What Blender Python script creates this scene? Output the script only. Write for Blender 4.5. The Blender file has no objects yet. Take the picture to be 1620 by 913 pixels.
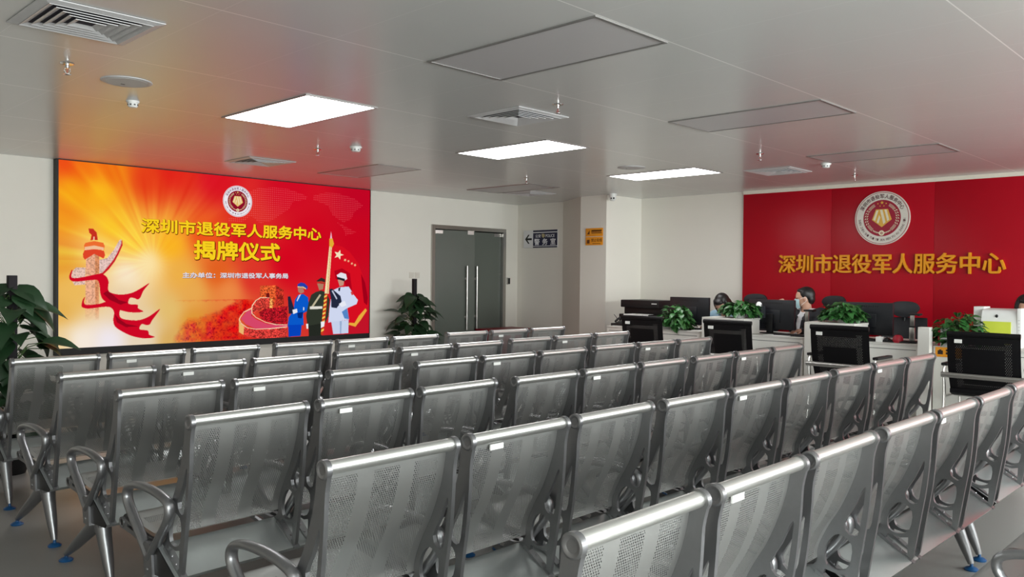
import bpy, bmesh, math, random
import numpy as np
from mathutils import Matrix, Vector, Euler
PI = math.pi
scene = bpy.context.scene
C = scene.collection
rnd = random.Random(7)

# ------------------------------------------------------------------ camera
cam_d = bpy.data.cameras.new('camera'); cam = bpy.data.objects.new('camera', cam_d); C.objects.link(cam)
scene.camera = cam
cam_d.sensor_fit = 'HORIZONTAL'; cam_d.sensor_width = 36.0
cam_d.lens = 1305.28 / 1620.0 * 36.0
cam_d.clip_start = 0.02; cam_d.clip_end = 200
CAM_Z = 1.36
yaw, pit, rol = math.radians(44.31405), math.radians(-0.82848), math.radians(0.56769)
f_ = Vector((math.cos(pit)*math.cos(yaw), math.cos(pit)*math.sin(yaw), math.sin(pit)))
r_ = Vector((math.sin(yaw), -math.cos(yaw), 0)); u_ = r_.cross(f_)
r2_ = r_*math.cos(rol) + u_*math.sin(rol); u2_ = -r_*math.sin(rol) + u_*math.cos(rol)
cam.matrix_world = Matrix(((r2_.x, u2_.x, -f_.x, 0), (r2_.y, u2_.y, -f_.y, 0), (r2_.z, u2_.z, -f_.z, CAM_Z), (0, 0, 0, 1)))

# ------------------------------------------------------------------ light
scene.view_settings.view_transform = 'Standard'
scene.view_settings.look = 'None'
scene.view_settings.gamma = 1.0
scene.view_settings.use_curve_mapping = False
scene.view_settings.exposure = 0.0
world = bpy.data.worlds.new('sky'); scene.world = world; world.use_nodes = True
wbg = world.node_tree.nodes['Background']; wbg.inputs[0].default_value = (0.80, 0.90, 1.0, 1); wbg.inputs[1].default_value = 1.5
DAY_W = 308.0          # daylight through each window
PANEL_STRENGTH = 14.0  # lit ceiling panels
SCREEN_STRENGTH = 1.0
LETTER = 0.9

def area(name, loc, rot, sx, sy, power, col):
    l = bpy.data.lights.new(name, 'AREA'); l.shape = 'RECTANGLE'; l.size = sx; l.size_y = sy; l.energy = power; l.color = col
    o = bpy.data.objects.new(name, l); C.objects.link(o); o.location = loc; o.rotation_euler = rot
    return o
WIN_X = [(-1.9, 0.9), (1.3, 4.1), (4.5, 7.3), (7.7, 9.9)]
for a, b in WIN_X:
    area('window_daylight', ((a+b)/2, -3.35, 1.55), (math.radians(82), 0, 0), b-a, 1.5, DAY_W*(b-a)/2.8, (0.97, 0.985, 0.985))

# ------------------------------------------------------------------ materials
def lin(c):
    c = np.asarray(c, float)/255.0
    return tuple(float(x) for x in np.where(c <= 0.04045, c/12.92, ((c+0.055)/1.055)**2.4))
MATS = {}
def mat(name, rgb, rough=0.5, metal=0.0, emit=0.0, var=0.06, scale=30.0, bump=0.0, bscale=200.0, spec=0.5, coat=0.0):
    if name in MATS: return MATS[name]
    m = bpy.data.materials.new(name); m.use_nodes = True; nt = m.node_tree; n = nt.nodes; L = nt.links
    b = n['Principled BSDF']; col = lin(rgb)
    b.inputs['Roughness'].default_value = rough; b.inputs['Metallic'].default_value = metal
    b.inputs['Specular IOR Level'].default_value = spec; b.inputs['Coat Weight'].default_value = coat
    tc = n.new('ShaderNodeTexCoord')
    if var > 0:
        nz = n.new('ShaderNodeTexNoise'); nz.inputs['Scale'].default_value = scale; nz.inputs['Detail'].default_value = 4
        L.new(tc.outputs['Object'], nz.inputs['Vector'])
        mx = n.new('ShaderNodeMix'); mx.data_type = 'RGBA'
        mx.inputs[6].default_value = tuple(c*(1-var) for c in col)+(1,); mx.inputs[7].default_value = tuple(min(1, c*(1+var)) for c in col)+(1,)
        L.new(nz.outputs['Fac'], mx.inputs[0]); L.new(mx.outputs[2], b.inputs['Base Color'])
    else: b.inputs['Base Color'].default_value = col+(1,)
    if bump > 0:
        n2 = n.new('ShaderNodeTexNoise'); n2.inputs['Scale'].default_value = bscale; L.new(tc.outputs['Object'], n2.inputs['Vector'])
        bp = n.new('ShaderNodeBump'); bp.inputs['Strength'].default_value = bump; bp.inputs['Distance'].default_value = 0.002
        L.new(n2.outputs['Fac'], bp.inputs['Height']); L.new(bp.outputs['Normal'], b.inputs['Normal'])
    if emit > 0:
        b.inputs['Emission Color'].default_value = col+(1,); b.inputs['Emission Strength'].default_value = emit
    MATS[name] = m; return m
def glow(name, rgb, s=1.0):
    if name in MATS: return MATS[name]
    m = bpy.data.materials.new(name); m.use_nodes = True; n = m.node_tree.nodes; n.clear()
    e = n.new('ShaderNodeEmission'); e.inputs[0].default_value = lin(rgb)+(1,); e.inputs[1].default_value = s
    o = n.new('ShaderNodeOutputMaterial'); m.node_tree.links.new(e.outputs[0], o.inputs[0]); MATS[name] = m; return m
def mathn(nt, op, a, b=None, c=None):
    x = nt.nodes.new('ShaderNodeMath'); x.operation = op
    for i, v in enumerate((a, b, c)):
        if v is None: continue
        if hasattr(v, 'is_linked') or hasattr(v, 'node'): nt.links.new(v, x.inputs[i])
        else: x.inputs[i].default_value = v
    return x.outputs[0]
def perforated(name, rgb, rough, metal, pitch, rad, mode, w, h):
    """sheet with round holes on a staggered lattice; UV is in metres"""
    m = bpy.data.materials.new(name); m.use_nodes = True; nt = m.node_tree; n = nt.nodes; L = nt.links
    b = n['Principled BSDF']; b.inputs['Base Color'].default_value = lin(rgb)+(1,); b.inputs['Roughness'].default_value = rough; b.inputs['Metallic'].default_value = metal; b.inputs['Specular IOR Level'].default_value = 0.5 if metal else 0.2
    uv = n.new('ShaderNodeUVMap'); sp = n.new('ShaderNodeSeparateXYZ'); L.new(uv.outputs[0], sp.inputs[0]); u, v = sp.outputs[0], sp.outputs[1]
    M = lambda *a: mathn(nt, *a)
    def lat(off):
        a = M('MULTIPLY', M('SUBTRACT', M('FRACT', M('ADD', M('DIVIDE', u, pitch), off)), 0.5), pitch)
        c = M('MULTIPLY', M('SUBTRACT', M('FRACT', M('ADD', M('DIVIDE', v, pitch*1.732), off)), 0.5), pitch*1.732)
        return M('SQRT', M('ADD', M('MULTIPLY', a, a), M('MULTIPLY', c, c)))
    hole = M('LESS_THAN', M('MINIMUM', lat(0.0), lat(0.5)), rad)
    inb = M('MULTIPLY', M('MULTIPLY', M('GREATER_THAN', u, w*0.05), M('LESS_THAN', u, w*0.95)), M('MULTIPLY', M('GREATER_THAN', v, 0.02), M('LESS_THAN', v, h-0.02)))
    if mode == 'bands':
        per = w/3.0
        d = M('ABSOLUTE', M('SUBTRACT', M('FRACT', M('DIVIDE', u, per)), 0.5))
        band = M('LESS_THAN', d, 0.31)
    else:   # border band of holes around a plain field
        du = M('MINIMUM', u, M('SUBTRACT', w, u)); dv = M('MINIMUM', v, M('SUBTRACT', h, v))
        e1 = M('MULTIPLY', M('GREATER_THAN', du, 0.06), M('LESS_THAN', du, 0.11))
        e2 = M('MULTIPLY', M('GREATER_THAN', du, 0.06), M('MULTIPLY', M('GREATER_THAN', dv, 0.075), M('LESS_THAN', dv, mode)))
        band = M('MINIMUM', M('ADD', e1, e2), 1.0)
        inb = M('MULTIPLY', M('GREATER_THAN', dv, 0.06), M('GREATER_THAN', du, 0.03))
    mask = M('MULTIPLY', M('MULTIPLY', hole, band), inb)
    tr = n.new('ShaderNodeBsdfTransparent'); mx = n.new('ShaderNodeMixShader')
    L.new(mask, mx.inputs[0]); L.new(b.outputs[0], mx.inputs[1]); L.new(tr.outputs[0], mx.inputs[2]); L.new(mx.outputs[0], n['Material Output'].inputs[0])
    MATS[name] = m; return m
def glass(name, tint, mixf, rough=0.05):
    m = bpy.data.materials.new(name); m.use_nodes = True; nt = m.node_tree; n = nt.nodes; L = nt.links
    b = n['Principled BSDF']; b.inputs['Base Color'].default_value = lin(tint)+(1,); b.inputs['Roughness'].default_value = rough
    tr = n.new('ShaderNodeBsdfTransparent'); tr.inputs[0].default_value = lin(tint)+(1,) if mixf > 0.3 else (0.95, 0.97, 0.96, 1)
    mx = n.new('ShaderNodeMixShader'); mx.inputs[0].default_value = mixf
    L.new(tr.outputs[0], mx.inputs[1]); L.new(b.outputs[0], mx.inputs[2]); L.new(mx.outputs[0], n['Material Output'].inputs[0]); MATS[name] = m; return m

WALL = mat('wall_paint', (228, 224, 215), 0.75, var=0.02, scale=3, bump=0.05)
SILVER = mat('silver_paint', (176, 176, 174), 0.36, 0.85, var=0.05, scale=60)
CAST = mat('cast_aluminium', (136, 136, 138), 0.34, 0.85, var=0.06, scale=50)
POLISH = mat('polished_aluminium', (224, 224, 220), 0.34, 0.95, var=0.03)
BEAM = mat('beam_aluminium', (186, 190, 190), 0.3, 0.85, var=0.03)
STEEL = mat('brushed_steel', (190, 188, 184), 0.28, 0.95, var=0.08, scale=80)
CHROME = mat('chrome', (225, 225, 225), 0.12, 1.0, var=0)
BLACKP = mat('black_plastic', (13, 13, 16), 0.5, var=0.15)
BLACKM = mat('black_matte', (10, 10, 12), 0.6, var=0.2)
LEATHER = mat('black_leatherette', (9, 8, 11), 0.45, spec=0.25, var=0.2, bump=0.25, bscale=400)
WHITEP = mat('white_plastic', (226, 226, 224), 0.4, var=0.02)
LAMIN = mat('white_laminate', (222, 220, 214), 0.45, var=0.02)
PAPER = mat('white_paper', (238, 238, 236), 0.8, var=0.02)
BLUEF = mat('blue_rubber', (14, 74, 124), 0.4, var=0.1)
LEAF = mat('leaf_green', (30, 56, 32), 0.42, var=0.45, scale=9)
LEAFB = mat('bright_leaf_green', (52, 104, 50), 0.38, var=0.45, scale=14)
STEM = mat('stem_green', (60, 84, 40), 0.6, var=0.2)
PERF = perforated('perforated_silver_back', (170, 170, 168), 0.4, 0.85, 0.0078, 0.0021, 'bands', 0.44, 0.46)
PERFS = perforated('perforated_silver_seat', (170, 170, 168), 0.4, 0.85, 0.0078, 0.0021, 'bands', 0.44, 0.28)

# ------------------------------------------------------------------ mesh helpers
class MB:
    def __init__(s): s.v = []; s.f = []; s.uv = {}
    def add(s, vs, fs, M=None):
        k = len(s.v)
        for p in vs:
            p = Vector(p); s.v.append(M @ p if M is not None else p)
        for q in fs: s.f.append(tuple(i+k for i in q))
        return s
    def box(s, lo, hi, M=None):
        x0, y0, z0 = lo; x1, y1, z1 = hi
        return s.add([(x0,y0,z0),(x1,y0,z0),(x1,y1,z0),(x0,y1,z0),(x0,y0,z1),(x1,y0,z1),(x1,y1,z1),(x0,y1,z1)],
              [(0,3,2,1),(4,5,6,7),(0,1,5,4),(1,2,6,5),(2,3,7,6),(3,0,4,7)], M)
    def tube(s, pts, r, seg=10, closed=False, flat=None, up=None):
        """sweep of a circle (or an ellipse, flat=(a,b), a along 'up') along pts"""
        pts = [Vector(p) for p in pts]; n = len(pts); k = len(s.v)
        rr = r if isinstance(r, (list, tuple)) else [r]*n
        N = None
        for i in range(n):
            a = pts[i-1] if (i > 0 or closed) else pts[i]; b = pts[(i+1) % n] if (i < n-1 or closed) else pts[i]
            t = (b-a).normalized()
            if up is not None: N = Vector(up)
            elif N is None: N = Vector((0,0,1)) if abs(t.z) < 0.9 else Vector((1,0,0))
            N = (N - t*N.dot(t)).normalized(); B = t.cross(N)
            for j in range(seg):
                c, d = math.cos(2*PI*j/seg), math.sin(2*PI*j/seg)
                if flat: s.v.append(pts[i] + N*(c*flat[0]) + B*(d*flat[1]))
                else: s.v.append(pts[i] + (N*c + B*d)*rr[i])
        m = n if closed else n-1
        for i in range(m):
            i2 = (i+1) % n
            for j in range(seg):
                j2 = (j+1) % seg
                s.f.append((k+i*seg+j, k+i*seg+j2, k+i2*seg+j2, k+i2*seg+j))
        if not closed:
            s.f.append(tuple(k+j for j in range(seg))[::-1]); s.f.append(tuple(k+(n-1)*seg+j for j in range(seg)))
        return s
    def lathe(s, prof, M=None, seg=24):
        k = len(s.v); n = len(prof)
        for r, z in prof:
            for j in range(seg):
                p = Vector((r*math.cos(2*PI*j/seg), r*math.sin(2*PI*j/seg), z)); s.v.append(M @ p if M is not None else p)
        for i in range(n-1):
            for j in range(seg):
                j2 = (j+1) % seg; s.f.append((k+i*seg+j, k+i*seg+j2, k+(i+1)*seg+j2, k+(i+1)*seg+j))
        s.f.append(tuple(k+j for j in range(seg))[::-1]); s.f.append(tuple(k+(n-1)*seg+j for j in range(seg)))
        return s
    def prism(s, poly, d0, d1, M=None):
        """poly in local xy, extruded along z from d0 to d1"""
        n = len(poly)
        return s.add([(x,y,d0) for x,y in poly]+[(x,y,d1) for x,y in poly],
              [tuple(range(n))[::-1], tuple(range(n,2*n))]+[(i,(i+1)%n,n+(i+1)%n,n+i) for i in range(n)], M)
    def ell(s, c, r, M=None, seg=16, rings=10):
        prof = [(max(1e-4, math.sin(PI*i/rings)), -math.cos(PI*i/rings)) for i in range(rings+1)]
        T = Matrix.Translation(c) @ Matrix.Diagonal((r[0], r[1], r[2], 1))
        return s.lathe(prof, (M @ T) if M is not None else T, seg)
    def cap(s, a, b, ra, rb, seg=12):
        a = Vector(a); b = Vector(b); s.ell(a, (ra,)*3, None, seg, 8); s.ell(b, (rb,)*3, None, seg, 8)
        return s.tube([a, b], [ra, rb], seg)
    def grid(s, fn, nu, nv, uvfn=None):
        k = len(s.v)
        for j in range(nv+1):
            for i in range(nu+1):
                s.v.append(Vector(fn(i/nu, j/nv)))
                if uvfn: s.uv[len(s.v)-1] = uvfn(i/nu, j/nv)
        for j in range(nv):
            for i in range(nu):
                a = k+j*(nu+1)+i; s.f.append((a, a+1, a+nu+2, a+nu+1))
        return s
    def mesh(s, name, m, smooth=None, bevel=0.0):
        me = bpy.data.meshes.new(name); me.from_pydata([tuple(v) for v in s.v], [], s.f)
        if s.uv:
            ul = me.uv_layers.new(name='UVMap')
            for lp in me.loops: ul.data[lp.index].uv = s.uv.get(lp.vertex_index, (0, 0))
        bm = bmesh.new(); bm.from_mesh(me)
        bmesh.ops.recalc_face_normals(bm, faces=bm.faces)
        if bevel > 0:
            es = [e for e in bm.edges if len(e.link_faces) == 2 and e.calc_face_angle(0) > 0.6]
            bmesh.ops.bevel(bm, geom=es, offset=bevel, segments=2, affect='EDGES', profile=0.6, clamp_overlap=True)
        bm.to_mesh(me); bm.free()
        if smooth is None: smooth = 40
        if smooth:
            for p in me.polygons: p.use_smooth = True
            me.set_sharp_from_angle(angle=math.radians(smooth))
        if m: me.materials.append(m)
        return me
    def build(s, name, m, parent=None, smooth=None, bevel=0.0, M=None):
        o = bpy.data.objects.new(name, s.mesh(name, m, smooth, bevel)); C.objects.link(o)
        if M is not None: o.matrix_local = M
        if parent is not None: o.parent = parent
        return o
def tag(o, label, cat, group=None, kind=None):
    o['label'] = label
    if cat: o['category'] = cat
    if group: o['group'] = group
    if kind: o['kind'] = kind
    return o
def thing(name, label, cat, loc=(0,0,0), rz=0.0, group=None, M=None):
    o = bpy.data.objects.new(name, None); C.objects.link(o); o.empty_display_size = 0.1
    if M is not None: o.matrix_world = M
    else: o.location = loc; o.rotation_euler = (0, 0, rz)
    return tag(o, label, cat, group)
def struct(o): o['kind'] = 'structure'; return o
def copy_tree(o, parent=None):
    c = o.copy(); C.objects.link(c)
    if parent is not None: c.parent = parent; c.matrix_parent_inverse = o.matrix_parent_inverse.copy()
    for ch in list(o.children): copy_tree(ch, c)
    return c
def frame(origin, xd, yd):
    x = Vector(xd); y = Vector(yd); z = x.cross(y)
    return Matrix(((x.x,y.x,z.x,origin[0]),(x.y,y.y,z.y,origin[1]),(x.z,y.z,z.z,origin[2]),(0,0,0,1)))
def on_north(x, y, z): return frame((x,y,z), (1,0,0), (0,0,1))      # faces -Y
def on_east(x, y, z): return frame((x,y,z), (0,-1,0), (0,0,1))      # faces -X
GL = {}
def text_mesh(body, offset=0.0, extrude=0.0):
    key = (body, offset, extrude)
    if key not in GL:
        c = bpy.data.curves.new('lettering', 'FONT'); c.body = body; c.size = 1.0; c.offset = offset; c.extrude = extrude; c.resolution_u = 4
        o = bpy.data.objects.new('lettering', c); C.objects.link(o)
        dg = bpy.context.evaluated_depsgraph_get(); me = bpy.data.meshes.new_from_object(o.evaluated_get(dg))
        GL[key] = ([tuple(v.co) for v in me.vertices], [tuple(p.vertices) for p in me.polygons])
        bpy.data.objects.remove(o); bpy.data.curves.remove(c); bpy.data.meshes.remove(me)
    return GL[key]
def put_text(mb, body, x0, x1, y0, y1, z=0.0, bold=0.0, extrude=0.0, even=False):
    """fit a line of text into the box x0..x1, y0..y1 of the local plane; bold thickens the strokes (share of the letter height)"""
    h = y1-y0
    if even:     # every character in its own equal cell, drawn at its own place in the em square
        n = len(body); p = (x1-x0)/n
        for i, ch in enumerate(body):
            if ch != ' ': put_glyph(mb, ch, x0+i*p, p, y0, h, z, bold, extrude)
        return
    vs, fs = text_mesh(body, 0.0, 1.0 if extrude else 0.0)
    xs = [v[0] for v in vs]; ys = [v[1] for v in vs]; ax, bx, ay, by = min(xs), max(xs), min(ys), max(ys)
    sx = (x1-x0)/(bx-ax); sy = h/(by-ay)
    for i, (dx, dy) in enumerate(ring_of(bold*h)): mb.add([(x0+(v[0]-ax)*sx+dx, y0+(v[1]-ay)*sy+dy, z-i*0.00006+v[2]*extrude) for v in vs], fs)
def ring_of(r): return [(0, 0)]+([(r*math.cos(k*PI/4), r*math.sin(k*PI/4)) for k in range(8)] if r > 0 else [])
def put_glyph(mb, ch, cx0, cw, y0, h, z, bold, extrude):
    vs, fs = text_mesh(ch, 0.0, 1.0 if extrude else 0.0)
    st = 0.0006 if extrude else 0.00006
    for i, (dx, dy) in enumerate(ring_of(bold*h)): mb.add([(cx0+v[0]*cw+dx, y0+(v[1]+0.075)/0.93*h+dy, z-i*st+v[2]*extrude) for v in vs], fs)
def cut_plate(outline, holes, thick):
    """flat plate with cut-outs, in local xy, centred on z=0 (verts, faces)"""
    c = bpy.data.curves.new('plate', 'CURVE'); c.dimensions = '2D'; c.fill_mode = 'BOTH'; c.extrude = thick/2
    for lp in [outline]+holes:
        sp = c.splines.new('POLY'); sp.points.add(len(lp)-1); sp.use_cyclic_u = True
        for p, q in zip(sp.points, lp): p.co = (q[0], q[1], 0, 1)
    o = bpy.data.objects.new('plate', c); C.objects.link(o)
    dg = bpy.context.evaluated_depsgraph_get(); me = bpy.data.meshes.new_from_object(o.evaluated_get(dg))
    r = ([tuple(v.co) for v in me.vertices], [tuple(p.vertices) for p in me.polygons])
    bpy.data.objects.remove(o); bpy.data.curves.remove(c); bpy.data.meshes.remove(me)
    return r
def smooth_loop(pts, n=4, closed=True):
    """Catmull-Rom through points"""
    P = [np.array(p, float) for p in pts]; N = len(P); out = []
    for i in range(N if closed else N-1):
        p0, p1, p2, p3 = (P[(i-1) % N] if (closed or i > 0) else P[0]), P[i], P[(i+1) % N], (P[(i+2) % N] if (closed or i+2 < N) else P[-1])
        for k in range(n):
            t = k/n
            out.append(tuple(0.5*((2*p1)+(p2-p0)*t+(2*p0-5*p1+4*p2-p3)*t*t+(3*p1-p0-3*p2+p3)*t**3)))
    if not closed: out.append(tuple(P[-1]))
    return out

# ------------------------------------------------------------------ the room
CEIL = 2.56; YN = 9.64; XE = 10.36; YS = -3.0; XW = -2.6
FLOORM = mat('grey_vinyl_floor', (140, 138, 135), 0.36, var=0.08, scale=240, spec=0.5)
struct(MB().box((XW, YS, -0.1), (XE+0.1, YN+0.12, 0)).build('floor', FLOORM))
# corridor behind the glass door
def ceiling_material():
    m = bpy.data.materials.new('ceiling_panels'); m.use_nodes = True; nt = m.node_tree; n = nt.nodes; L = nt.links; b = n['Principled BSDF']
    tc = n.new('ShaderNodeTexCoord'); sp = n.new('ShaderNodeSeparateXYZ'); L.new(tc.outputs['Object'], sp.inputs[0])
    M = lambda *a: mathn(nt, *a)
    def seam(c, off, per, w): return M('LESS_THAN', M('ABSOLUTE', M('SUBTRACT', M('FRACT', M('DIVIDE', M('SUBTRACT', c, off), per)), 0.5)), w/per)
    sx = seam(sp.outputs[1], 2.985-1.22, 1.22, 0.0035); sy = seam(sp.outputs[0], 2.37-0.299, 0.598, 0.0018)
    e = M('MAXIMUM', sx, M('MULTIPLY', sy, 0.3))
    w = n.new('ShaderNodeTexNoise'); w.inputs['Scale'].default_value = 1.2; L.new(tc.outputs['Object'], w.inputs['Vector'])
    mx = n.new('ShaderNodeMix'); mx.data_type = 'RGBA'; mx.inputs[6].default_value = lin((204, 204, 202))+(1,); mx.inputs[7].default_value = lin((211, 211, 209))+(1,); L.new(w.outputs['Fac'], mx.inputs[0])
    m2 = n.new('ShaderNodeMix'); m2.data_type = 'RGBA'; m2.inputs[7].default_value = lin((246, 245, 242))+(1,); L.new(e, m2.inputs[0]); L.new(mx.outputs[2], m2.inputs[6])
    L.new(m2.outputs[2], b.inputs['Base Color'])
    bp = n.new('ShaderNodeBump'); bp.inputs['Strength'].default_value = 0.5; bp.inputs['Distance'].default_value = 0.003; bp.invert = True
    L.new(e, bp.inputs['Height']); L.new(bp.outputs[0], b.inputs['Normal'])
    b.inputs['Roughness'].default_value = 0.25; b.inputs['Specular IOR Level'].default_value = 0.75
    return m
struct(MB().box((XW, YS, CEIL), (XE+0.1, YN+0.12, CEIL+0.1)).build('ceiling', ceiling_material()))
DX0, DX1, DZ = 8.115, 9.68, 2.14
wn = MB().box((XW, YN, 0), (DX0, YN+0.12, CEIL)).box((DX1, YN, 0), (10.1, YN+0.12, CEIL)).box((DX0, YN, DZ), (DX1, YN+0.12, CEIL))
struct(wn.build('wall_north', WALL))
# stepped corner and pillar between the screen wall and the counter wall
pl = [(10.0, YN+0.1), (9.98, 8.62), (9.52, 7.88), (9.5, 7.38), (10.37, 7.38), (10.5, 8.0), (10.5, YN+0.1)]
struct(MB().prism(pl, 0, CEIL).build('pillar', WALL, smooth=0))
struct(MB().box((XE, YS, 0), (XE+0.1, 7.6, CEIL)).build('wall_east', WALL))
struct(MB().box((XW-0.1, YS-0.1, 0), (XW, YN+0.12, CEIL)).build('wall_west', WALL))
ws = MB().box((XW, YS-0.12, 0), (XE+0.1, YS, 0.8)).box((XW, YS-0.12, 2.3), (XE+0.1, YS, CEIL))
xs = [XW]+[v for ab in WIN_X for v in ab]+[XE+0.1]
for a, b in zip(xs[::2], xs[1::2]): ws.box((a, YS-0.12, 0.8), (b, YS, 2.3))
struct(ws.build('wall_south', WALL))
WGLASS = glass('window_glass', (235, 240, 240), 0.06)
FRAMEM = mat('window_frame_grey', (120, 122, 124), 0.4, 0.4)
for i, (a, b) in enumerate(WIN_X):
    w = MB(); y0, y1 = YS-0.09, YS-0.03
    for lo, hi in (((a,y0,0.8),(b,y1,0.85)), ((a,y0,2.25),(b,y1,2.3)), ((a,y0,0.8),(a+0.05,y1,2.3)), ((b-0.05,y0,0.8),(b,y1,2.3)), (((a+b)/2-0.025,y0,0.8),((a+b)/2+0.025,y1,2.3))): w.box(lo, hi)
    o = struct(w.build('window_%d' % (i+1), FRAMEM)); MB().box((a+0.05, YS-0.065, 0.85), (b-0.05, YS-0.058, 2.25)).build('window_pane', WGLASS, o)
bb = mat('baseboard_grey', (150, 150, 148), 0.4, 0.3)
for nm, lo, hi in (('baseboard_north', (XW, YN-0.012, 0), (DX0-0.01, YN, 0.09)), ('baseboard_north', (DX1+0.01, YN-0.012, 0), (9.97, YN, 0.09)), ('baseboard_east', (XE-0.012, YS, 0), (XE, 7.37, 0.09))):
    struct(MB().box(lo, hi).build(nm, bb))
# corridor
cor = MB().box((7.6, 12.4, -0.1), (10.2, 12.5, 2.6)).box((7.5, YN+0.12, -0.1), (7.6, 12.5, 2.6)).box((10.2, YN+0.12, -0.1), (10.3, 12.5, 2.6)).box((7.6, YN+0.12, -0.1), (10.2, 12.4, 0.0)).box((7.6, YN+0.12, 2.5), (10.2, 12.4, 2.6))
struct(cor.build('wall_corridor', mat('corridor_paint', (120, 122, 116), 0.8)))

# red feature wall
RED = mat('red_panel', (166, 6, 28), 0.36, var=0.04, scale=2, spec=0.25)
rp = MB()
edges = [5.66, 4.43, 3.21, 1.99, 0.77, -0.45, -1.67, -2.9]
for a, b in zip(edges[:-1], edges[1:]): rp.box((XE-0.03, b+0.001, 0), (XE, a-0.001, CEIL-0.045))
struct(rp.build('trim_1', RED, bevel=0.0012))
struct(MB().box((XE-0.034, -2.9, CEIL-0.045), (XE, 5.66, CEIL)).build('trim_2', mat('cream_trim', (224, 218, 204), 0.6)))

# ------------------------------------------------------------------ ceiling fittings
PANELON = glow('lit_panel_white', (255, 255, 255), PANEL_STRENGTH)
PANELOFF = mat('unlit_panel_diffuser', (194, 191, 192), 0.34, var=0.01, spec=0.6)
LFRAME = mat('panel_frame_aluminium', (150, 148, 146), 0.4, 0.6)
def panel(x, y, on, label):
    t = thing('ceiling_light', label, 'ceiling light', (x, y, CEIL), 0, 'recessed ceiling light panels')
    w, d = 0.295, 0.6; f = MB()
    for lo, hi in (((-w,-d,-0.006),(w,-d+0.018,0)), ((-w,d-0.018,-0.006),(w,d,0)), ((-w,-d+0.018,-0.006),(-w+0.018,d-0.018,0)), ((w-0.018,-d+0.018,-0.006),(w,d-0.018,0))): f.box(lo, hi)
    f.build('frame', LFRAME, t)
    MB().box((-w+0.018,-d+0.018,-0.003), (w-0.018,d-0.018,0)).build('diffuser', PANELON if on else PANELOFF, t)
lit = {0: 'lit ceiling panel nearest the big screen, largest of the three bright ones', 1: 'lit ceiling panel in the middle of the row of three bright ones', 2: 'lit ceiling panel nearest the red wall, beside a round speaker'}
for i, x in enumerate((3.265, 5.66, 8.05)):
    panel(x, 5.43, True, lit[i])
    panel(x, 2.985, False, ['unlit grey ceiling panel nearest the camera, largest in view', 'unlit grey ceiling panel second from the camera, towards the red wall', 'unlit grey ceiling panel closest to the red wall, above the counters'][i])
    if i > 0: panel(x, 7.87, False, ['unlit ceiling panel above the left half of the big screen', 'unlit ceiling panel above the right end of the big screen', 'unlit ceiling panel in front of the glass door, beside a square vent'][i])
GRILLE = mat('white_grille', (206, 205, 206), 0.45)
def vent(x, y, label, rz=0):
    t = thing('air_vent', label, 'air vent', (x, y, CEIL), rz, 'square ceiling air vents')
    f = MB(); a = 0.27
    def ring(o, i, z0, z1):
        for k in range(4):
            M = Matrix.Rotation(k*PI/2, 4, 'Z'); f.add([(-o,-o,z0),(o,-o,z0),(i,-i,z1),(-i,-i,z1)], [(0,1,2,3)], M)
            f.add([(-o,-o,z0),(o,-o,z0),(o,-o,z0+0.004),(-o,-o,z0+0.004)], [(0,1,2,3)], M)
    ring(a, a-0.04, -0.006, -0.014)
    f.build('frame', GRILLE, t, smooth=0)
    f = MB()
    for k in range(5):
        o = a-0.042-k*0.04; ring(o, o-0.03, -0.016, -0.003)
    f.build('louvre', GRILLE, t, smooth=0)
    MB().box((-0.22,-0.22,-0.0028), (0.22,0.22,-0.0012)).build('backing', mat('dark_duct', (60, 56, 66), 0.8), t)
vent(1.41, 4.25, 'large square white air vent at the upper left corner, nearest the camera')
vent(4.45, 4.30, 'square white air vent between the first and second lit ceiling panels')
vent(4.42, 8.08, 'square white air vent just above the big screen')
vent(8.60, 4.30, 'square white air vent in front of the red wall')
vent(8.66, 8.12, 'square white air vent in front of the glass door, beside an unlit panel')
def sprinkler(x, y, label):
    t = thing('fire_sprinkler', label, 'sprinkler', (x, y, CEIL), 0, 'ceiling fire sprinklers')
    MB().lathe([(0.001, -0.006), (0.036, -0.004), (0.038, 0)], None, 16).build('escutcheon', CHROME, t)
    b = MB().lathe([(0.011, -0.03), (0.011, -0.004)], None, 10).tube([(0.012,0,-0.028),(0.016,0,-0.045),(0.004,0,-0.06)], 0.003, 6).tube([(-0.012,0,-0.028),(-0.016,0,-0.045),(-0.004,0,-0.06)], 0.003, 6)
    b.lathe([(0.003, -0.06), (0.022, -0.064), (0.022, -0.061), (0.004, -0.057)], None, 12); b.build('sprinkler_body', CHROME, t)
    MB().tube([(0,0,-0.032),(0,0,-0.055)], 0.003, 6).build('bulb', mat('red_bulb', (150, 60, 54), 0.3), t)
for x, y, l in ((1.61, 5.16, 'chrome sprinkler at upper left, below the largest vent'), (4.33, 3.8, 'chrome sprinkler beside the vent in the middle of the ceiling'), (4.35, 6.86, 'chrome sprinkler near the big screen, left of a white detector'),
    (7.32, 6.92, 'small chrome sprinkler in front of the glass door'), (7.31, 3.84, 'chrome sprinkler above the counters, left of the red wall vent'), (9.49, 3.81, 'chrome sprinkler closest to the red wall, above the emblem')):
    sprinkler(x, y, l)
def speaker(x, y, label):
    t = thing('ceiling_speaker', label, 'speaker', (x, y, CEIL), 0, 'round ceiling speakers')
    MB().lathe([(0.001, -0.004), (0.125, -0.004), (0.14, -0.007), (0.15, -0.003), (0.15, 0)], None, 32).build('rim', GRILLE, t)
    MB().lathe([(0.001, -0.0065), (0.12, -0.006), (0.12, -0.003)], None, 28).build('grille', mat('speaker_mesh', (212, 212, 210), 0.6), t)
    MB().box((-0.012, 0.06, -0.0085), (0.012, 0.066, -0.006)).build('badge', BLACKP, t)
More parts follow.
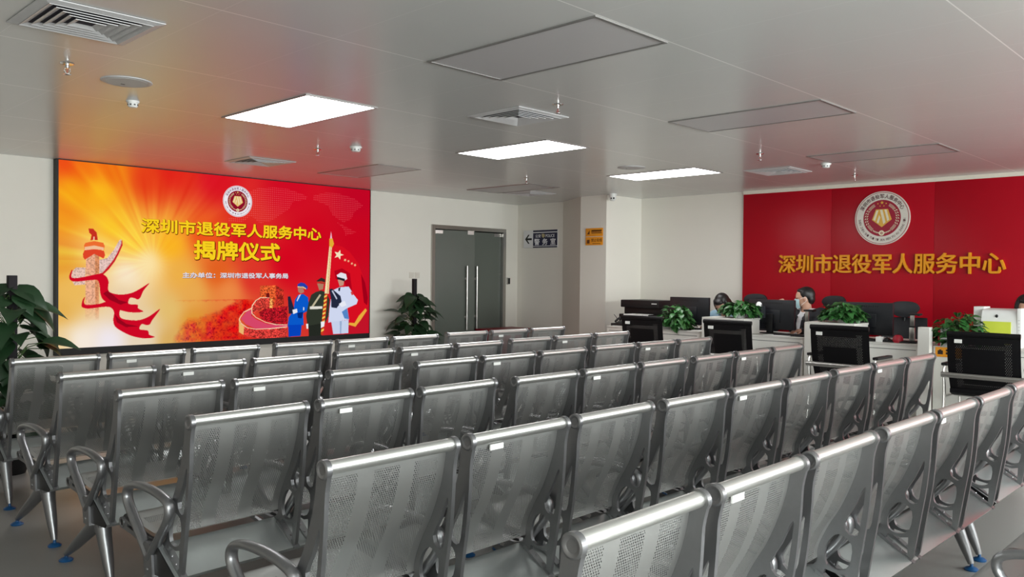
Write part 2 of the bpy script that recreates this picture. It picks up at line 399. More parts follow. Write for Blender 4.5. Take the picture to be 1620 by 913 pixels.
speaker(2.02, 5.37, 'round white ceiling speaker at upper left, beside the first lit panel'); speaker(7.34, 5.37, 'round white ceiling speaker beside the lit panel nearest the red wall')
def detector(x, y, label, r=0.05):
    t = thing('smoke_detector', label, 'smoke detector', (x, y, CEIL), 0, 'ceiling smoke detectors')
    MB().lathe([(0.001, -0.012), (r, -0.012), (r*1.05, 0)], None, 20).build('base', WHITEP, t)
    MB().lathe([(0.001, -0.045), (r*0.6, -0.044), (r*0.8, -0.034), (r*0.82, -0.012)], None, 20).build('sensor_head', WHITEP, t)
    b = MB()
    for k in range(8): b.box((r*0.78, -0.006, -0.033), (r*0.84, 0.006, -0.022), Matrix.Rotation(k*PI/4, 4, 'Z'))
    b.build('sensor_slot', mat('slot_grey', (90, 90, 90), 0.6), t)
detector(2.28, 5.95, 'small white smoke detector under the round speaker at upper left', 0.042)
detector(4.52, 6.48, 'white smoke detector between the big screen and the middle lit panel', 0.055)
detector(8.38, 3.66, 'white smoke detector above the red wall emblem')

# ------------------------------------------------------------------ glass door
dt = struct(thing('door_1', 'double frosted grey glass door with steel frame and long bar handles', 'door', (0, 0, 0)))
fr = MB()
for lo, hi in (((DX0-0.015,YN-0.03,0),(DX0+0.05,YN+0.125,DZ)), ((DX1-0.05,YN-0.03,0),(DX1+0.015,YN+0.125,DZ)), ((DX0+0.05,YN-0.03,DZ-0.06),(DX1-0.05,YN+0.125,DZ))): fr.box(lo, hi)
fr.build('door_frame', STEEL, dt)
DGLASS = glass('frosted_grey_glass', (128, 134, 126), 0.55, 0.25)
lw = 0.73
def leaf(hinge_x, sgn, ang):
    # leaf runs from the hinge along +x*sgn, swung by ang about the hinge
    M = Matrix.Translation((hinge_x, YN+0.03, 0)) @ Matrix.Rotation(ang, 4, 'Z')
    g = MB().box((min(0, sgn*lw), -0.006, 0.012), (max(0, sgn*lw), 0.006, DZ-0.075)).build('door_leaf', DGLASS, dt, M=M)
    h = MB()
    for z in (0.02, DZ-0.13):
        h.box((min(sgn*0.0, sgn*0.16), -0.016, z), (max(sgn*0.0, sgn*0.16), 0.016, z+0.05))
    h.box((min(sgn*(lw-0.13), sgn*(lw-0.02)), -0.014, DZ-0.13), (max(sgn*(lw-0.13), sgn*(lw-0.02)), 0.014, DZ-0.07))
    h.build('patch_fitting', STEEL, g)
    hx = sgn*(lw-0.155)
    b = MB()
    for s in (-1, 1):
        b.tube([(hx, s*0.05, 0.52), (hx, s*0.05, 1.52)], 0.0155, 14)
        for z in (0.72, 1.32): b.tube([(hx, 0, z), (hx, s*0.05, z)], 0.010, 10).tube([(hx+sgn*0.0, s*0.006, z), (hx, s*0.012, z)], 0.02, 14)
    b.build('bar_handle', STEEL, g)
leaf(DX0+0.055, 1, math.radians(-13)); leaf(DX1-0.055, -1, 0.0)

# ------------------------------------------------------------------ lettering helpers and the round emblem
def disc(mb, r0, r1, z, seg=64, thick=0.0):
    if r0 <= 0 and thick: return mb.lathe([(r1, z-thick), (r1, z)], None, seg)
    if r0 <= 0: return mb.add([(r1*math.cos(2*PI*j/seg), r1*math.sin(2*PI*j/seg), z) for j in range(seg)], [tuple(range(seg))])
    vs = []; fs = []
    for j in range(seg):
        c, s = math.cos(2*PI*j/seg), math.sin(2*PI*j/seg); vs += [(r0*c, r0*s, z), (r1*c, r1*s, z)]
    for j in range(seg): k = (j+1) % seg; fs.append((2*j, 2*j+1, 2*k+1, 2*k))
    return mb.add(vs, fs)
def star_poly(mb, x, y, r, z, rot=0.0):
    pts = [(x+(r if k % 2 == 0 else r*0.4)*math.sin(rot+k*PI/5), y+(r if k % 2 == 0 else r*0.4)*math.cos(rot+k*PI/5), z) for k in range(10)]
    mb.add(pts+[(x, y, z)], [(10, (k+1) % 10, k) for k in range(10)])
def emblem(parent, R, white, red, gold, silver, dark, thick=0.02, z0=0.0, e=0.0012):
    k = R
    disc(MB(), 0, k, z0+thick, 72, thick).build('emblem_plate', white, parent)
    disc(MB(), 0.945*k, 0.965*k, z0+thick+e, 72).build('outline_ring', red, parent, smooth=0)
    disc(MB(), 0, 0.68*k, z0+thick+e, 72).build('red_field', red, parent, smooth=0)
    def ring(name, body, a0, a1, rad, h, w, inside, bold):
        mb = MB(); n = len(body)
        for i, ch in enumerate(body):
            if ch == ' ': continue
            a = math.radians(a0+(a1-a0)*i/(n-1)); g = MB()
            put_text(g, ch, -w/2, w/2, -h/2, h/2, 0, bold)
            M = Matrix.Translation((rad*math.cos(a), rad*math.sin(a), z0+thick+2*e)) @ Matrix.Rotation(a-PI/2+(PI if inside else 0), 4, 'Z')
            mb.add(g.v, g.f, M)
        mb.build(name, dark, parent, smooth=0)
    ring('chinese_lettering', '深圳市退役军人服务中心', 152, 28, 0.815*k, 0.16*k, 0.15*k, False, 0.02)
    ring('pinyin_lettering', 'SHEN ZHEN SHI TUI YI JUN REN FU WU ZHONG XIN', 184, 356, 0.815*k, 0.085*k, 0.055*k, True, 0.0)
    g = MB(); z = z0+thick+3*e
    star_poly(g, 0, 0.575*k, 0.075*k, z)
    for x, y in ((-0.15, 0.54), (0.15, 0.54), (-0.07, 0.45), (0.07, 0.45)): star_poly(g, x*k, y*k, 0.035*k, z)
    P = [(-0.22, 0.33), (0.22, 0.33), (0.36, -0.06), (0.0, -0.34), (-0.36, -0.06)]
    g.add([(x*k, y*k, z) for x, y in P], [tuple(range(5))[::-1]])
    g.build('gold_medal', gold, parent, smooth=0)
    s = MB(); z += e
    for Q in ([(-0.20, 0.28), (-0.12, 0.30), (-0.24, -0.10), (-0.31, -0.05)], [(-0.07, 0.31), (0.02, 0.31), (0.14, -0.16), (0.06, -0.23)], [(0.09, 0.31), (0.17, 0.31), (0.27, -0.07), (0.20, -0.12)], [(-0.10, 0.12), (-0.05, 0.02), (-0.12, -0.20), (-0.18, -0.15)]):
        s.add([(x*k, y*k, z) for x, y in Q], [(0, 1, 2, 3)])
    for sg in (-1, 1):
        for i in range(6):
            a = math.radians(90+sg*(62+i*10)); 
            for dr in (0.53, 0.60):
                M = Matrix.Translation((dr*k*math.cos(a), dr*k*math.sin(a), z)) @ Matrix.Rotation(a+sg*0.9, 4, 'Z')
                s.add([(-0.05*k,0,0),(0,0.018*k,0),(0.05*k,0,0),(0,-0.018*k,0)], [(0,1,2,3)], M)
        for i in range(4):
            a = math.radians(90+sg*(148+i*6.5)); 
            M = Matrix.Translation((0.56*k*math.cos(a), 0.56*k*math.sin(a), z)) @ Matrix.Rotation(a+sg*0.9, 4, 'Z')
            s.add([(-0.05*k,0,0),(0,0.02*k,0),(0.05*k,0,0),(0,-0.02*k,0)], [(0,1,2,3)], M)
        for a0, a1 in ((28, 56), (118, 143)):
            for rr in (0.51, 0.55, 0.59):
                pts = [(rr*k*math.cos(math.radians(90+sg*a)), rr*k*math.sin(math.radians(90+sg*a))) for a in np.linspace(a0, a1, 6)]
                for (x0, y0), (x1, y1) in zip(pts[:-1], pts[1:]):
                    d = Vector((x1-x0, y1-y0)).normalized(); nx, ny = -d.y*0.007*k, d.x*0.007*k
                    s.add([(x0-nx,y0-ny,z),(x1-nx,y1-ny,z),(x1+nx,y1+ny,z),(x0+nx,y0+ny,z)], [(0,1,2,3)])
    g2 = MB(); disc(g2, 0.045*k, 0.1*k, z, 20); disc(g2, 0, 0.022*k, z, 10)
    s.add([(v.x, v.y-0.56*k, v.z) for v in g2.v], g2.f)
    s.build('wheat_wreath', silver, parent, smooth=0)

GOLD = mat('gold_lettering', (226, 150, 20), 0.45, 0.0)
et = thing('round_emblem', 'round white and crimson service-centre emblem mounted high on the red wall', 'emblem', M=on_east(XE-0.03, 3.80, 2.115))
emblem(et, 0.325, mat('emblem_white', (214, 210, 200), 0.5), mat('emblem_crimson', (150, 14, 46), 0.5), mat('emblem_gold', (216, 168, 66), 0.4), mat('emblem_cream', (226, 218, 190), 0.5), mat('emblem_dark', (90, 54, 60), 0.5))
chars = '深圳市退役军人服务中心'
for i, ch in enumerate(chars):
    cy = 5.125-0.122-i*0.2423
    b = MB(); put_glyph(b, ch, -0.122, 0.244, -0.118, 0.236, 0.02, 0.018, 0.018)
    o = b.build('wall_letter', GOLD, M=on_east(XE-0.032, cy, 1.565), smooth=30)
    tag(o, 'raised golden character %s of the title on the red wall, %s' % (ch, ['first', 'second', 'third', 'fourth', 'fifth', 'sixth', 'seventh', 'eighth', 'ninth', 'tenth', 'last'][i]+' from the left'), 'letter', 'golden characters on the red wall')

# ------------------------------------------------------------------ the big screen
SX0, SX1, SZ0, SZ1, SY = 2.895, 6.905, 0.545, 2.555, YN-0.09
def screen_art(W, H):
    BG=[(10,7,238,80,25),(75,14,242,110,20),(44,80,246,160,20),(104,75,252,190,30),(136,27,240,120,20),(232,32,228,60,25),(300,6,224,35,25),(443,14,218,20,35),(681,16,208,10,35),(953,27,192,5,35),(8,145,242,150,30),(6,271,232,165,50),(4,398,228,175,80),(3,486,235,205,150),(56,482,246,236,225),(130,486,238,232,242),(227,491,230,215,190),(295,494,215,170,90),(163,368,232,208,172),(177,301,248,232,205),(230,267,252,230,175),(197,214,252,205,60),(134,171,250,195,40),(298,218,250,180,30),(405,193,236,80,25),(518,189,216,25,30),(767,180,206,5,30),(953,173,200,5,30),(332,300,236,175,70),(441,299,225,95,30),(367,349,232,170,80),(478,350,236,140,70),(557,313,220,50,40),(680,260,212,5,30),(296,404,226,190,110),(228,436,228,205,165),(366,441,222,150,50),(439,479,215,80,30),(596,486,206,40,35),(953,460,192,20,40),(953,377,196,10,35),(102,237,248,205,110),(40,347,236,185,90)]
    ART=[((226,190,176),[(33,297),(44,284),(68,284),(67,330),(40,332),(33,317)]),((200,30,40),[(163,207),(164,221),(154,245),(143,267),(128,288),(112,304),(103,303),(127,262)]),((226,192,184),[(103,263),(123,258),(140,236),(155,208),(161,204),(161,217),(150,243),(140,262),(125,282),(111,298),(103,300)]),((234,172,138),[(69,247),(103,247),(102,347),(102,427),(67,430)]),((214,140,96),[(92,247),(103,247),(102,427),(93,427)]),((236,108,48),[(64,224),(67,218),(90,212),(113,216),(117,225),(115,235),(90,240),(65,235)]),((240,190,150),[(66,229),(90,224),(115,229),(114,236),(90,234),(66,238)]),((222,68,40),[(61,248),(65,238),(90,234),(115,238),(118,250),(114,259),(90,247),(66,263),(62,257)]),((198,48,32),[(75,179),(87,179),(96,189),(99,209),(80,210),(83,196),(77,190)]),((240,200,170),[(88,200),(91,200),(91,209),(87,209)]),((205,8,36),[(27,309),(33,292),(35,294),(32,308),(40,313),(67,309),(103,301),(119,306),(127,321),(126,343),(134,353),(159,358),(188,354),(214,341),(238,326),(222,347),(213,367),(205,372),(196,368),(184,368),(181,384),(205,387),(207,397),(221,407),(187,408),(158,401),(138,394),(122,379),(112,370),(106,355),(101,321),(83,318),(48,322),(32,320)]),((205,8,36),[(58,388),(61,371),(67,364),(64,376),(70,385),(102,383),(122,377),(146,376),(159,390),(156,411),(162,424),(187,430),(213,430),(239,420),(269,400),(247,431),(240,443),(230,445),(217,442),(211,456),(234,461),(238,473),(254,480),(229,483),(195,476),(166,462),(145,446),(140,428),(142,407),(134,394),(118,391),(78,395),(64,393)]),((150,5,28),[(113,355),(124,347),(135,355),(155,373),(179,380),(159,386),(130,372)]),((150,5,28),[(143,411),(154,424),(175,440),(208,448),(174,449),(150,435)]),((212,85,42),[(582,334),(637,333),(637,376),(625,409),(616,407),(616,373),(582,370)]),((178,48,34),[(637,333),(664,348),(666,405),(639,414)]),((110,20,20),[(603,358),(614,356),(616,371),(603,371)]),((110,20,20),[(642,367),(645,368),(645,375),(642,375)]),((110,20,20),[(648,368),(651,369),(651,376),(648,376)]),((110,20,20),[(653,369),(656,370),(656,377),(653,377)]),((110,20,20),[(658,370),(661,371),(661,378),(658,378)]),((236,150,80),[(616,373),(626,375),(626,409),(616,407)]),((200,60,50),[(569,380),(582,371),(616,373),(616,407),(588,407),(562,421),(554,433),(553,406)]),((165,22,34),[(578,418),(598,407),(679,400),(679,459),(627,456),(588,440)]),((214,70,104),[(518,435),(537,414),(553,409),(553,427),(569,439),(607,455),(679,462),(679,470),(614,472),(565,467),(534,453)]),((204,58,52),[(512,434),(516,449),(537,464),(581,474),(679,465),(678,503),(581,499),(536,491),(512,477)]),((234,180,110),[(512,434),(516,449),(529,460),(527,486),(512,477)]),((246,215,180),[(511,440),(514,431),(517,431),(514,441)]),((246,215,180),[(514,431),(527,415),(529,416),(516,433)]),((246,215,180),[(526,415),(554,402),(556,405),(528,417)]),((246,215,180),[(553,404),(555,393),(558,394),(556,405)]),((246,215,180),[(555,394),(568,378),(570,380),(558,396)]),((246,215,180),[(568,379),(583,370),(585,372),(569,381)]),((246,215,180),[(583,370),(616,371),(616,373),(583,373)]),((246,215,180),[(513,436),(521,451),(519,452),(511,437)]),((246,215,180),[(520,449),(539,463),(538,465),(518,451)]),((246,215,180),[(538,463),(569,469),(569,471),(538,465)]),((246,215,180),[(568,469),(614,469),(614,471),(568,471)]),((246,215,180),[(613,469),(679,465),(679,468),(613,472)]),((246,205,170),[(556,406),(556,420),(553,420),(553,406)]),((246,205,170),[(555,418),(570,433),(568,434),(553,420)]),((246,205,170),[(569,432),(602,448),(601,450),(568,434)]),((246,205,170),[(601,448),(641,457),(640,460),(600,450)]),((246,205,170),[(640,457),(679,459),(679,462),(640,459)]),((214,14,32),[(847,195),(887,201),(919,220),(952,256),(973,301),(990,366),(997,403),(973,430),(930,465),(914,456),(866,338),(835,346)]),((158,0,24),[(965,292),(982,324),(994,375),(992,403),(978,393),(971,347)]),((176,2,26),[(856,284),(887,275),(919,292),(930,365),(919,383),(898,324),(861,311)]),((242,226,190),[(879,212),(880,225),(894,229),(880,233),(879,246),(870,236),(856,240),(864,230),(856,219),(870,222)]),((240,200,150),[(902,241),(902,246),(906,248),(901,248),(900,252),(898,249),(893,249),(896,246),(894,242),(899,244)]),((240,200,150),[(916,246),(915,249),(919,251),(914,251),(914,255),(912,252),(907,252),(910,250),(909,246),(912,248)]),((240,200,150),[(930,253),(929,257),(932,259),(928,259),(927,263),(925,260),(921,260),(924,258),(923,254),(926,256)]),((240,200,150),[(943,258),(942,262),(946,264),(941,265),(940,269),(938,265),(934,266),(937,263),(935,259),(939,261)]),((232,170,60),[(911,467),(943,476),(965,453),(991,421),(985,413),(957,438),(939,463),(919,461)]),((10,88,200),[(718,364),(737,361),(755,372),(758,398),(757,416),(737,424),(739,463),(680,464),(684,436),(701,415),(706,380)]),((6,66,186),[(682,461),(732,461),(728,498),(684,499)]),((4,40,120),[(715,423),(737,420),(732,441),(718,439)]),((220,220,230),[(721,364),(729,361),(715,385),(712,383)]),((176,124,104),[(716,339),(737,341),(740,355),(728,360),(718,354)]),((38,62,170),[(716,329),(728,323),(742,326),(754,337),(751,347),(735,340),(716,339)]),((225,210,150),[(716,336),(737,337),(748,343),(746,346),(735,340),(716,339)]),((30,35,62),[(680,369),(689,368),(706,415),(697,424),(684,424),(682,397)]),((232,232,240),[(697,412),(714,409),(716,421),(700,426)]),((230,230,235),[(737,404),(741,405),(741,415),(737,415)]),((48,54,44),[(784,355),(805,350),(825,357),(838,382),(834,435),(822,457),(814,461),(754,468),(748,433),(757,390),(767,364)]),((36,40,34),[(757,466),(810,459),(807,500),(759,500)]),((188,178,148),[(763,408),(799,362),(805,365),(770,411)]),((225,222,212),[(762,402),(810,402),(810,411),(762,412)]),((172,126,100),[(789,326),(815,328),(812,346),(797,349)]),((46,42,38),[(786,318),(805,307),(820,313),(819,328),(800,324)]),((200,60,40),[(788,321),(805,319),(819,323),(819,327),(800,323),(788,324)]),((235,235,235),[(748,459),(756,459),(756,476),(750,476)]),((240,222,172),[(836,196),(846,198),(834,361),(818,360)]),((200,120,60),[(840,204),(842,204),(830,361),(828,361)]),((200,60,30),[(819,360),(830,361),(824,426),(813,498),(804,497),(811,421)]),((245,205,90),[(817,368),(828,364),(827,370),(816,375)]),((245,205,90),[(815,383),(827,378),(826,384),(815,390)]),((245,205,90),[(814,397),(825,392),(825,399),(813,404)]),((245,205,90),[(813,411),(824,407),(823,413),(812,418)]),((245,205,90),[(811,425),(822,421),(822,427),(811,432)]),((245,205,90),[(810,439),(821,435),(821,441),(809,446)]),((245,205,90),[(809,453),(820,449),(819,455),(808,460)]),((245,205,90),[(807,467),(818,463),(818,470),(807,474)]),((245,205,90),[(806,481),(817,477),(816,484),(805,489)]),((235,190,210),[(838,176),(842,150),(846,175)]),((226,170,50),[(835,176),(848,175),(854,193),(847,206),(835,201)]),((206,214,238),[(851,349),(877,339),(914,337),(935,365),(953,384),(947,398),(909,411),(917,450),(833,458),(838,409),(845,364)]),((84,132,196),[(887,423),(908,411),(917,449),(898,446)]),((198,208,234),[(845,456),(915,451),(914,497),(853,498)]),((150,170,205),[(879,455),(887,454),(885,498),(880,497)]),((196,146,126),[(869,313),(896,315),(893,333),(877,336)]),((226,226,236),[(865,298),(882,289),(903,294),(908,311),(899,316),(869,306)]),((30,32,44),[(867,304),(899,311),(897,319),(867,311)]),((30,35,52),[(873,342),(881,340),(878,353),(872,351)]),((34,40,62),[(837,346),(847,344),(881,369),(886,388),(866,410),(845,407),(844,382)]),((190,195,215),[(845,351),(851,350),(869,378),(865,381)]),((230,232,242),[(874,396),(898,385),(906,401),(887,407)]),((205,60,60),[(922,356),(931,354),(934,365),(927,367)]),((235,235,240),[(804,454),(820,454),(817,470),(805,475)])]
    MAP=[[(472,130),(511,119),(551,89),(541,43),(576,27),(627,22),(680,23),(750,40),(745,52),(696,63),(685,85),(653,106),(622,127),(581,138),(551,117),(521,137),(477,139)],[(770,38),(818,23),(876,23),(935,34),(972,57),(935,80),(923,106),(893,118),(876,113),(846,95),(829,66),(773,50)],[(864,119),(899,132),(947,151),(899,163),(893,143)]]
    FOREST=[(306,495),(329,454),(349,430),(392,428),(433,415),(475,396),(512,382),(553,377),(569,386),(554,403),(528,416),(512,437),(512,477),(536,491),(549,503),(426,506),(323,504)]
    ss = 2; w, h = W*ss, H*ss
    yy, xx = np.mgrid[0:h, 0:w]; X = (xx+0.5)/w*1000; Y = (yy+0.5)/h*500
    rng = np.random.default_rng(3)
    num = np.zeros((h, w, 3)); den = np.zeros((h, w, 1))
    for u, v, r, g, b in BG:
        d = ((X-u)**2+(Y-v)**2)[..., None]; k = 1/(d+900)**1.7
        num += k*np.array((r, g, b)); den += k
    img = num/den
    def noise(cw, ch):
        g = rng.random((ch+2, cw+2)); fx = (X/1000*cw); fy = (Y/500*ch); ix = fx.astype(int); iy = fy.astype(int); tx = fx-ix; ty = fy-iy
        tx = tx*tx*(3-2*tx); ty = ty*ty*(3-2*ty)
        return (g[iy, ix]*(1-tx)+g[iy, ix+1]*tx)*(1-ty)+(g[iy+1, ix]*(1-tx)+g[iy+1, ix+1]*tx)*ty
    # light rays fanning from the bright centre
    ang = np.arctan2(Y-265, X-250); rad = np.hypot(X-250, Y-265)
    g1 = 0.5*rng.random(150)+0.25+0.25*np.sin(np.arange(150)*0.9); t = (ang+PI)/(2*PI)*148; i0 = t.astype(int); ff = t-i0
    ray = (g1[i0]*(1-ff)+g1[i0+1]*ff-0.5)
    wgt = np.clip(rad/160, 0, 1)*np.clip((560-rad)/300, 0, 1)*np.clip((330-Y)/120, 0, 1)
    wgt = wgt*np.clip((noise(9, 6)*1.6-0.2), 0, 1)*(X < 640)*np.clip((640-X)/200, 0, 1)
    img = img*(1+(ray*wgt*0.42)[..., None]*np.array((0.10, 1.0, 0.9)))
    def inside(P):
        u = [p[0] for p in P]; v = [p[1] for p in P]
        x0, x1 = max(0, int(min(u)/1000*w)-1), min(w, int(max(u)/1000*w)+2); y0, y1 = max(0, int(min(v)/500*h)-1), min(h, int(max(v)/500*h)+2)
        if x1 <= x0 or y1 <= y0: return None
        xs = X[y0:y1, x0:x1]; ys = Y[y0:y1, x0:x1]; m = np.zeros(xs.shape, bool)
        for (ax, ay), (bx, by) in zip(P, P[1:]+P[:1]):
            if ay == by: continue
            c = ((ay > ys) != (by > ys)) & (xs < (bx-ax)*(ys-ay)/(by-ay)+ax); m ^= c
        return (slice(y0, y1), slice(x0, x1)), m
    # autumn woods
    sl, m = inside(FOREST); n1 = noise(160, 80)[sl]; n2 = noise(60, 30)[sl]; n3 = noise(300, 150)[sl]
    xs = X[sl]; wood = np.stack([200+40*n1-np.clip((n3-0.6)*220, 0, 90), np.clip(170-(xs-200)*0.52, 20, 170)*(0.45+0.75*n1)-np.clip((n3-0.6)*120, 0, 50), np.clip(80-(xs-200)*0.2, 12, 80)*(0.4+0.8*n2)], -1)
    m = m.astype(float)
    for _ in range(3):
        for ax in (0, 1): m = sum(np.roll(m, s, ax) for s in range(-9, 10))/19
    a = (np.clip((m-0.25)*1.6+0.5*(n1-0.5), 0, 1)*np.clip((xs-190)/170, 0, 1)*np.clip(0.35+n2, 0, 1))[..., None]; img[sl] = img[sl]*(1-a)+wood*a
    brick = (noise(420, 210)-0.5)
    for c, P in ART:
        if c == (205,8,36): P = [tuple(q) for q in smooth_loop(P, 4)]
        r = inside(P)
        if r is None: continue
        sl, m = r; a = m[..., None].astype(float); col = np.broadcast_to(np.array(c, float), a.shape[:2]+(3,))
        if c in ((212,85,42), (178,48,34), (204,58,52), (200,60,50), (165,22,34), (236,150,80)): col = col*(1+1.1*brick[sl][..., None])
        if c in ((234,172,138), (226,190,176), (226,192,184), (214,140,96)): col = col*(1+0.5*np.minimum(brick[sl], 0.1)[..., None])
        if c in ((234,172,138), (214,140,96)): a = a*np.clip((430-Y[sl])/60, 0, 1)[..., None]
        img[sl] = img[sl]*(1-a)+col*a
    dots = ((np.mod(X, 6.6)-3.3)**2+(np.mod(Y, 6.6)-3.3)**2) < 3.2
    for P in MAP:
        sl, m = inside(P); a = (m & dots[sl])[..., None]*0.42; img[sl] = img[sl]*(1-a)+np.array((255, 140, 140))*a
    img = img.reshape(H, ss, W, ss, 3).mean((1, 3))
    return np.clip(img, 0, 255)
def build_screen():
    t = thing('led_wall_screen', 'huge glowing red and gold LED video screen on the left wall', 'screen', M=on_north(SX0, SY, SZ0))
    wd, hd = SX1-SX0, SZ1-SZ0
    MB().box((0, 0, -0.085), (wd, hd, -0.002)).build('cabinet', BLACKM, t)
    b = MB(); e = 0.022
    for lo, hi in (((-e, -0.075, -0.085), (wd+e*0.2, 0, 0.012)), ((-e, hd-0.004, -0.085), (wd+e*0.2, hd+0.004, 0.012)), ((-e, 0, -0.085), (0, hd, 0.012)), ((wd, 0, -0.085), (wd+0.006, hd, 0.012))): b.box(lo, hi)
    b.build('bezel', BLACKM, t)
    W, H = 640, 320
    img = screen_art(W, H)/255.0; L = np.where(img <= 0.04045, img/12.92, ((img+0.055)/1.055)**2.4)
    me = bpy.data.meshes.new('display_face')
    gx = np.linspace(0, wd, W+1); gy = np.linspace(hd, 0, H+1)
    V = np.zeros(((H+1)*(W+1), 3)); V[:, 0] = np.tile(gx, H+1); V[:, 1] = np.repeat(gy, W+1)
    j, i = np.mgrid[0:H, 0:W]; a = (j*(W+1)+i).ravel(); F = np.stack([a+W+1, a+W+2, a+1, a], 1)
    me.vertices.add(len(V)); me.vertices.foreach_set('co', V.ravel()); me.loops.add(F.size); me.loops.foreach_set('vertex_index', F.ravel())
    me.polygons.add(len(F)); me.polygons.foreach_set('loop_start', np.arange(0, F.size, 4)); me.update(calc_edges=True)
    at = me.color_attributes.new('picture', 'FLOAT_COLOR', 'CORNER')
    cc = np.ones((len(F), 4, 4), np.float32); cc[:, :, :3] = L.reshape(-1, 1, 3); at.data.foreach_set('color', cc.ravel())
    m = bpy.data.materials.new('led_picture'); m.use_nodes = True; n = m.node_tree.nodes; n.clear()
    ca = n.new('ShaderNodeVertexColor'); ca.layer_name = 'picture'; em = n.new('ShaderNodeEmission'); em.inputs[1].default_value = SCREEN_STRENGTH; o = n.new('ShaderNodeOutputMaterial')
    m.node_tree.links.new(ca.outputs[0], em.inputs[0]); m.node_tree.links.new(em.outputs[0], o.inputs[0]); me.materials.append(m)
    o = bpy.data.objects.new('display_face', me); C.objects.link(o); o.parent = t
    S = wd/1000.0
    def line(name, body, u0, u1, v0, v1, off, m, z, du=0, dv=0):
        b = MB(); put_text(b, body, (u0+du)*S, (u1+du)*S, hd-(v1+dv)*S, hd-(v0+dv)*S, z, off, 0, True); b.build(name, m, t, smooth=0)
    ydark = glow('screen_dark_brown', (96, 30, 10)); yel = glow('screen_yellow', (246, 206, 30)); sil = glow('screen_silver', (226, 220, 226)); gr = glow('screen_grey_shadow', (120, 90, 110))
    for off, m, z, du, dv, nm in ((0.07, ydark, 0.0006, 1, 1, 'headline_shadow'), (0.035, yel, 0.0012, 0, 0, 'headline_text')):
        line(nm, '深圳市退役军人服务中心', 214, 804, 143, 183, off, m, z, du, dv)
        line(nm, '揭牌仪式', 366, 652, 200, 255, off, m, z, du, dv)
    line('organiser_text', '主办单位：深圳市退役军人事务局', 333, 682, 295, 311, 0.06, gr, 0.0006, 1, 1)
    line('organiser_text', '主办单位：深圳市退役军人事务局', 333, 682, 295, 311, 0.03, sil, 0.0012)
    e = bpy.data.objects.new('screen_emblem', None); C.objects.link(e); e.parent = t; e.location = (505.5*S, hd-75*S, 0)
    emblem(e, 48*S, glow('screen_emblem_white', (236, 230, 236)), glow('screen_emblem_crimson', (140, 14, 40)), glow('screen_emblem_gold', (224, 186, 110)), glow('screen_emblem_cream', (236, 214, 170)), glow('screen_emblem_dark', (110, 60, 90)), 0.0008, 0.0, 0.0004)
    for x in (3.62, 3.78): MB().box((x, hd+0.004, -0.05), (x+0.09, hd+0.02, 0.0)).build('mounting_clip', BLACKP, t)
build_screen()

# ------------------------------------------------------------------ the metal waiting benches
P_, L_ = 0.523, 0.467           # seat pitch and width of one seat
RAIL_Z = 0.85
def yz_plate(outline, holes, thick):
    vs, fs = cut_plate(outline, holes, thick)
    return [(v[2], v[0], v[1]) for v in vs], fs
boss = [(0.027*math.cos(a), RAIL_Z+0.027*math.sin(a)) for a in np.linspace(-0.3, PI+0.5, 12)]
front = smooth_loop([(0.165,0.42),(0.168,0.45),(0.155,0.50),(0.128,0.55),(0.088,0.62),(0.056,0.70),(0.036,0.77),(0.028,0.83)], 3, False)
rear = smooth_loop([(-0.022,0.835),(-0.012,0.79),(-0.008,0.72),(0.002,0.60),(0.022,0.47),(0.045,0.325)], 3, False)
bracket = [(0.055,0.30),(0.22,0.285),(0.255,0.315),(0.33,0.345),(0.45,0.368),(0.53,0.374),(0.548,0.384),(0.552,0.40),(0.542,0.416),(0.525,0.418),(0.45,0.408),(0.32,0.392),(0.22,0.388),(0.18,0.40)]
outl = front+boss+rear+bracket
holes = [smooth_loop([(0.010,0.685),(0.020,0.680),(0.046,0.620),(0.078,0.560),(0.062,0.528),(0.034,0.530),(0.022,0.585)], 2),
         smooth_loop([(0.052,0.495),(0.094,0.522),(0.128,0.492),(0.141,0.450),(0.134,0.412),(0.095,0.402),(0.060,0.425)], 3),
         [(0.064,0.395),(0.092,0.388),(0.140,0.396),(0.146,0.372),(0.075,0.326),(0.066,0.330)],
         [(0.40,0.392),(0.49,0.402),(0.49,0.390),(0.40,0.380)], [(0.27,0.372),(0.36,0.384),(0.36,0.364),(0.28,0.350)]]
SIDE_V, SIDE_F = yz_plate(outl, holes, 0.014)
BACKP = smooth_loop([(0.020,0.835),(0.034,0.76),(0.056,0.69),(0.088,0.615),(0.128,0.545),(0.152,0.495),(0.164,0.46),(0.166,0.428)], 4, False)
SEATP = smooth_loop([(0.185,0.418),(0.23,0.408),(0.31,0.408),(0.40,0.418),(0.48,0.430),(0.525,0.430),(0.552,0.415),(0.560,0.39),(0.550,0.368)], 4, False)
def sheet(prof, name, m, x0, wid, parent):
    d = [0]
    for p, q in zip(prof[:-1], prof[1:]): d.append(d[-1]+math.hypot(q[0]-p[0], q[1]-p[1]))
    n = len(prof)-1
    def fn(u, v): p = prof[int(round(v*n))]; return (x0+u*wid, p[0], p[1])
    o = MB().grid(fn, 2, n, lambda u, v: (u*wid, d[int(round(v*n))])).build(name, m, parent, smooth=60)
    return o
ARMP = smooth_loop([(0.255,0.345),(0.335,0.418),(0.415,0.490),(0.435,0.530),(0.415,0.562),(0.34,0.580),(0.22,0.582),(0.115,0.565),(0.092,0.540),(0.105,0.495),(0.165,0.425),(0.235,0.345)], 4)
STICK = mat('white_sticker', (222, 222, 218), 0.6, var=0.01)
